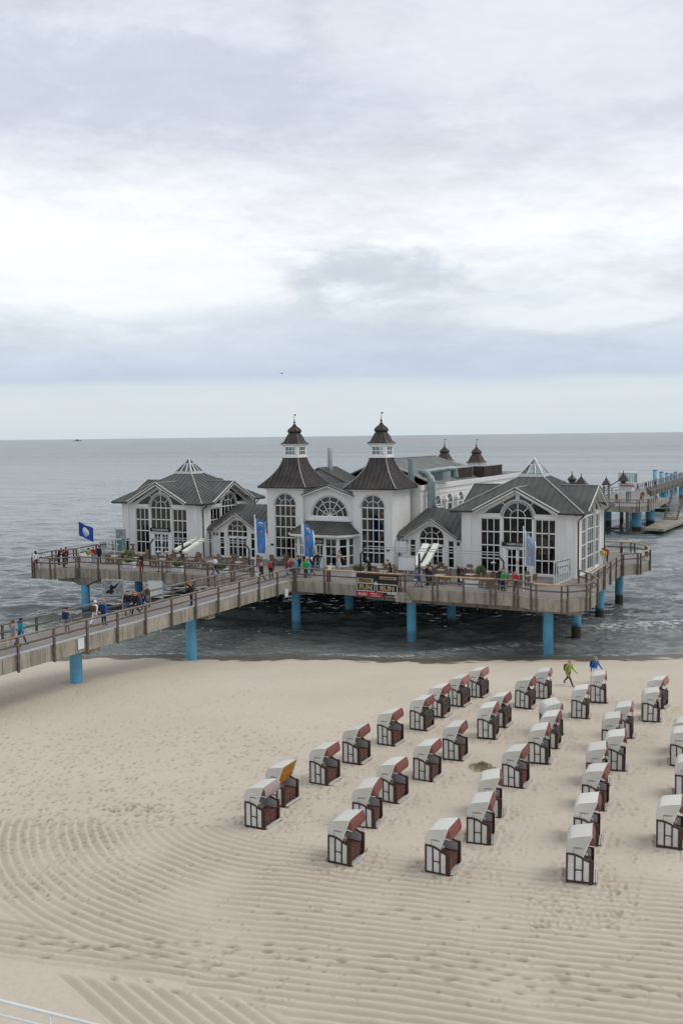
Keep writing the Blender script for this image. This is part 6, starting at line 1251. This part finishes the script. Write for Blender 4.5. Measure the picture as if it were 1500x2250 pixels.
PP = [ # px, py(feet), pose, facing deg (0 = towards +X, 90 seaward, -90 shoreward)
 (30, 1424, 'walk', 90, 'grey', 'beige', 'brownhair', 'person in dark top with blue waist jacket walking, leftmost on the walkway', {}), (47, 1418, 'walk', 85, 'teal', 'jeans', 'darkhair', 'person in turquoise jacket beside the leftmost walker on the walkway', {'hood': 'purple'}),
 (149, 1392, 'stand', 95, 'grey', 'grey', 'brownhair', 'lone person with dark blue backpack standing on the walkway', {'bag': 'back', 'bagc': 'navy'}), (210, 1374, 'walk', 90, 'white', 'white', 'greyhair', 'person in white coat and white cap with brown shoulder bag', {'hat': 'white', 'bag': 'back', 'bagc': 'brown'}), (229, 1373, 'stand', 80, 'blue', 'navy', 'blond', 'person in blue jacket with navy backpack next to the white coat', {'bag': 'back', 'bagc': 'navy'}),
 (282, 1350, 'walk', -60, 'black', 'jeans', 'darkhair', 'person in black jacket and jeans left of the red bending person', {}), (299, 1351, 'walk', -80, 'black', 'black', 'blond', 'blond person all in black in front of the red jacket', {'longhair': True}), (308, 1340, 'bend', -110, 'red', 'jeans', 'greyhair', 'person in bright red jacket bending forward on the walkway', {}), (320, 1334, 'walk', 200, 'grey', 'darkjeans', 'blond', 'person in grey jacket at the walkway railing right of the red jacket', {'bag': 'back', 'bagc': 'brown'}),
 (421, 1330, 'photo', -120, 'black', 'navy', 'darkhair', 'person in black with red cap taking a picture on the walkway', {'hat': 'red'}),
 (474, 1262, 'stride', 175, 'white', 'black', 'brownhair', 'person in white jacket and black trousers striding along the left railing', {}), (575, 1279, 'walk', -100, 'black', 'darkjeans', 'greyhair', 'person in black jacket with pink cap and white bag near the walkway end', {'hat': 'pink', 'bag': 'hand'}), (596, 1272, 'stand', 95, 'black', 'black', 'brownhair', 'person seen from behind with red and black backpack', {'bag': 'back', 'bagc': 'red'}),
 (632, 1271, 'walk', 20, 'darkred', 'palejeans', 'brownhair', 'person in dark red jacket in the group at the corner railing', {}), (639, 1266, 'walk', 10, 'red', 'navy', 'blond', 'person in red jacket behind the dark red one', {}), (651, 1268, 'stand', 30, 'cyan', 'beige', 'blond', 'person in light turquoise jacket left of the flagpole', {}), (656, 1262, 'stand', 60, 'navy', 'jeans', 'darkhair', 'person in navy behind the light turquoise jacket', {}),
 (671, 1270, 'stand', -30, 'green', 'black', 'redcap' if 0 else 'brownhair', 'person in dark green with black trousers right of the flagpole', {'hat': 'black'}), (678, 1269, 'walk', 170, 'teal', 'palejeans', 'greyhair', 'person in teal jacket in the group right of the flagpole', {'hat': 'red'}), (686, 1266, 'walk', 180, 'black', 'darkjeans', 'greyhair', 'person in black jacket with white cap right of the teal one', {'hat': 'white'}),
 (698, 1254, 'stand', -70, 'black', 'jeans', 'blond', 'person in black jacket and jeans near the entrance board', {}), (705, 1240, 'arms', -90, 'black', 'black', 'brownhair', 'person in black standing in front of the entrance door', {}), (722, 1279, 'bend', 95, 'cream', 'darkred', 'greyhair', 'person in cream jacket and red trousers leaning on the railing left of banner', {}), (745, 1248, 'walk', 0, 'pink', 'white', 'darkhair', 'person in pale pink jacket and white trousers by the flower pot', {}), (742, 1243, 'stand', -90, 'darkred', 'black', 'darkhair', 'person in dark clothes in the porch beside the flowers', {}),
 (859, 1272, 'lean', 200, 'brown', 'black', 'darkhair', 'person in dark brown jacket bending over a terrace table', {}), (812, 1268, 'lean', 150, 'black', 'black', 'greyhair', 'person in black sitting down at the table left of the white board', {}), (915, 1288, 'walk', -20, 'blue', 'jeans', 'blond', 'child in blue with white bag at the right terrace railing', {'scale': .8, 'bag': 'hand'}), (925, 1290, 'stand', 30, 'palejeans', 'grey', 'blond', 'child in pale jacket beside the child in blue', {'scale': .78}),
 (938, 1286, 'photo', -140, 'black', 'black', 'brownhair', 'person in black holding arms up beside the awning post', {}), (946, 1290, 'walk', -170, 'navy', 'black', 'blond', 'blond person in navy with white shoes at the right terrace railing', {'shoes': 'white', 'longhair': True}), (1007, 1286, 'photo', 30, 'black', 'darkjeans', 'greyhair', 'person in black with pink cap making a call at the railing', {'hat': 'pink', 'bag': 'hand'}),
 (1098, 1296, 'stand', -90, 'black', 'darkjeans', 'greyhair', 'person in black jacket left behind the green jacket', {}), (1105, 1299, 'stand', 60, 'green', 'navy', 'greyhair', 'person in bright green jacket at the right terrace railing', {}), (1133, 1303, 'arms', -100, 'red', 'black', 'greyhair', 'person in bright red jacket by the right flagpole', {}),
 (1324, 1243, 'walk', 100, 'yellow', 'white', 'brownhair', 'person in yellow jacket beside the right pavilion', {}), (1330, 1239, 'walk', 100, 'red', 'darkjeans', 'greyhair', 'person in red jacket behind the yellow jacket', {}), (1364, 1232, 'stand', 170, 'darkred', 'black', 'darkhair', 'person in dark red jacket at the rear right balcony', {}),
 (80, 1250, 'stand', 160, 'white', 'darkred', 'darkhair', 'long haired person in pale top at the tip of the left balcony', {'longhair': True}), (92, 1249, 'arms', 120, 'white', 'beige', 'blond', 'child in white beside the long haired person on the left balcony', {'scale': .72}), (130, 1241, 'lean', 10, 'black', 'black', 'brownhair', 'person in black leaning towards another on the left balcony', {}), (141, 1247, 'stand', 60, 'black', 'navy', 'darkhair', 'person in black coat in the middle of the left balcony', {}), (147, 1240, 'stand', 170, 'darkred', 'black', 'brownhair', 'person in dark jacket facing the other two on the left balcony', {}),
 (174, 1246, 'stand', 90, 'grey', 'beige', 'blond', 'child in grey by the blue flag pole', {'scale': .8}), (196, 1242, 'arms', 110, 'lime', 'white', 'brownhair', 'person in lime green vest and pale trousers by the balcony railing', {}), (206, 1238, 'stand', 90, 'red', 'palejeans', 'greyhair', 'person in red jacket and pale jeans by the windbreak', {}), (219, 1236, 'stand', 90, 'navy', 'black', 'darkhair', 'person in dark navy coat at the windbreak', {}), (312, 1256, 'arms', -90, 'black', 'darkred', 'greyhair', 'person in black top and red trousers at the left terrace railing', {})]
for px, py, pose, fc, tp, lg, hr_, lb, kw in PP: person(px, py, pose, fc, tp, lg, hr_, lb, **kw)
zb_ = 1.05
def ground_at(px, py):
    z = 1.2
    for _ in range(5): p = at(px, py, z); z = float(profile(sdist(p.x, p.y)))
    return z
person(1248, 1505, 'stride', -25, 'lime', 'brown', 'blond', 'person in lime green jacket with dark backpack walking along the beach', z=ground_at(1248, 1505), bag='back', bagc='darkred', shoes='black'); person(1306, 1499, 'walk', -20, 'blue', 'white', 'blond', 'person in blue jacket and white trousers with dark backpack on the beach', z=ground_at(1306, 1499), bag='back', bagc='black', shoes='skinhead', hat='greyhair')
FP = [(-40.0, 207, 'orange', 'orange jacket, leftmost'), (-39.4, 209, 'navy', 'navy jacket'), (-38.6, 214, 'black', 'black jacket and white scarf'), (-38.0, 222, 'darkred', 'dark red jacket'), (-40.2, 178, 'lime', 'lime jacket'), (-41.5, 176, 'navy', 'navy jacket near the lattice mast'), (-36.3, 173, 'darkred', 'dark red jacket near the cabin post'), (-38.4, 216, 'grey', 'grey jacket'), (-33.2, 181, 'brown', 'brown jacket near the landing stairs'), (-32.6, 176, 'orange', 'orange top above the blue pillar')]
for i, (x, y, c_, d_) in enumerate(FP): person(0, 0, 'walk' if i % 2 else 'stand', random.uniform(-180, 180), c_, random.choice(('jeans', 'black', 'grey')), random.choice(('brownhair', 'greyhair', 'darkhair')), 'tiny distant person on the far pier, ' + d_, loc_=Vector((x, y, DZ)))
# ================================================================== FOREGROUND RAIL, SHIP, BIRD
d0 = 13.0; P0 = O + ray(-160, 2158) * d0; P1 = O + ray(320, 2279) * d0 * 1.08; Pm = O + ray(66, 2215) * d0 * 1.035
fr_ = thing('steel_railing', 'white tubular steel railing crossing the bottom left corner', 'railing', tuple(P0)); rel = lambda p: Vector(p) - P0
a = MB(); a.tube([rel(P0), rel(P1)], .024, 10); a.build('handrail', 'white_metal', fr_, True); a = MB(); a.tube([rel(P0) - Vector((0, 0, .21)), rel(P1) - Vector((0, 0, .21))], .018, 10); a.build('mid_rail', 'white_metal', fr_, True)
for f_ in (-.02, .545, 1.0): q = rel(P0).lerp(rel(P1), f_); a = MB(); a.tube([q - Vector((0, 0, .01)), q - Vector((0, 0, 1.1))], .02, 10); a.build('post', 'white_metal', fr_, True)
sp_ = aty(171, 966, 5200); sh = thing('ship', 'small grey ship with mast on the horizon at left', 'ship', (sp_.x, sp_.y, 0), R(YAW + 6)); a = MB(); L_ = 30
a.add([(-L_, 0, 3.2), (-L_ + 2, -4, 5), (L_ - 6, -4, 5), (L_, 0, 6.5), (L_ - 6, 4, 5), (-L_ + 2, 4, 5), (-L_ + 3, -3, -1), (L_ - 9, -3, -1), (L_ - 4, 0, -1), (L_ - 9, 3, -1), (-L_ + 3, 3, -1)], [(0, 1, 6), (1, 2, 7, 6), (2, 3, 8, 7), (3, 4, 9, 8), (4, 5, 10, 9), (5, 0, 10), (0, 6, 10), (1, 5, 4, 3, 2), (0, 5, 1)]); a.build('hull', 'hull_grey', sh)
a = MB(); a.box(-10, 8, -3, 3, 5, 9); a.box(-5, 4, -2.4, 2.4, 9, 12); a.box(-8, -5, -1, 1, 9, 13); a.build('superstructure', 'hull_grey', sh); a = MB(); a.tube([(0, 0, 12), (0, 0, 19)], .6, 6); a.bar((-2, 0, 16), (2, 0, 16), .4, .4); a.build('mast', 'hull_grey', sh)
bp_ = O + ray(619, 821) * 170; bd = thing('gull', 'tiny dark gull gliding in the sky above the left tower', 'bird', tuple(bp_), R(70)); a = MB()
a.rings([(.0, -.25), (.05, -.16), (.08, 0), (.06, .14), (.035, .2), (.0, .26)], 10); b_ = a.build('body', 'c_grey', bd, True); b_.rotation_euler = (0, R(90), 0)
for s_ in (-1, 1): a = MB(); a.add([(.09, 0, .03), (-.08, 0, .03), (-.05, s_ * .3, .14), (.08, s_ * .28, .15), (-.12, s_ * .58, .05), (.09, 0, .05), (-.08, 0, .05), (-.05, s_ * .3, .16), (.08, s_ * .28, .17)], [(0, 1, 2, 3), (3, 2, 4), (5, 8, 7, 6), (8, 4, 7)]); a.build('wing', 'c_grey', bd)
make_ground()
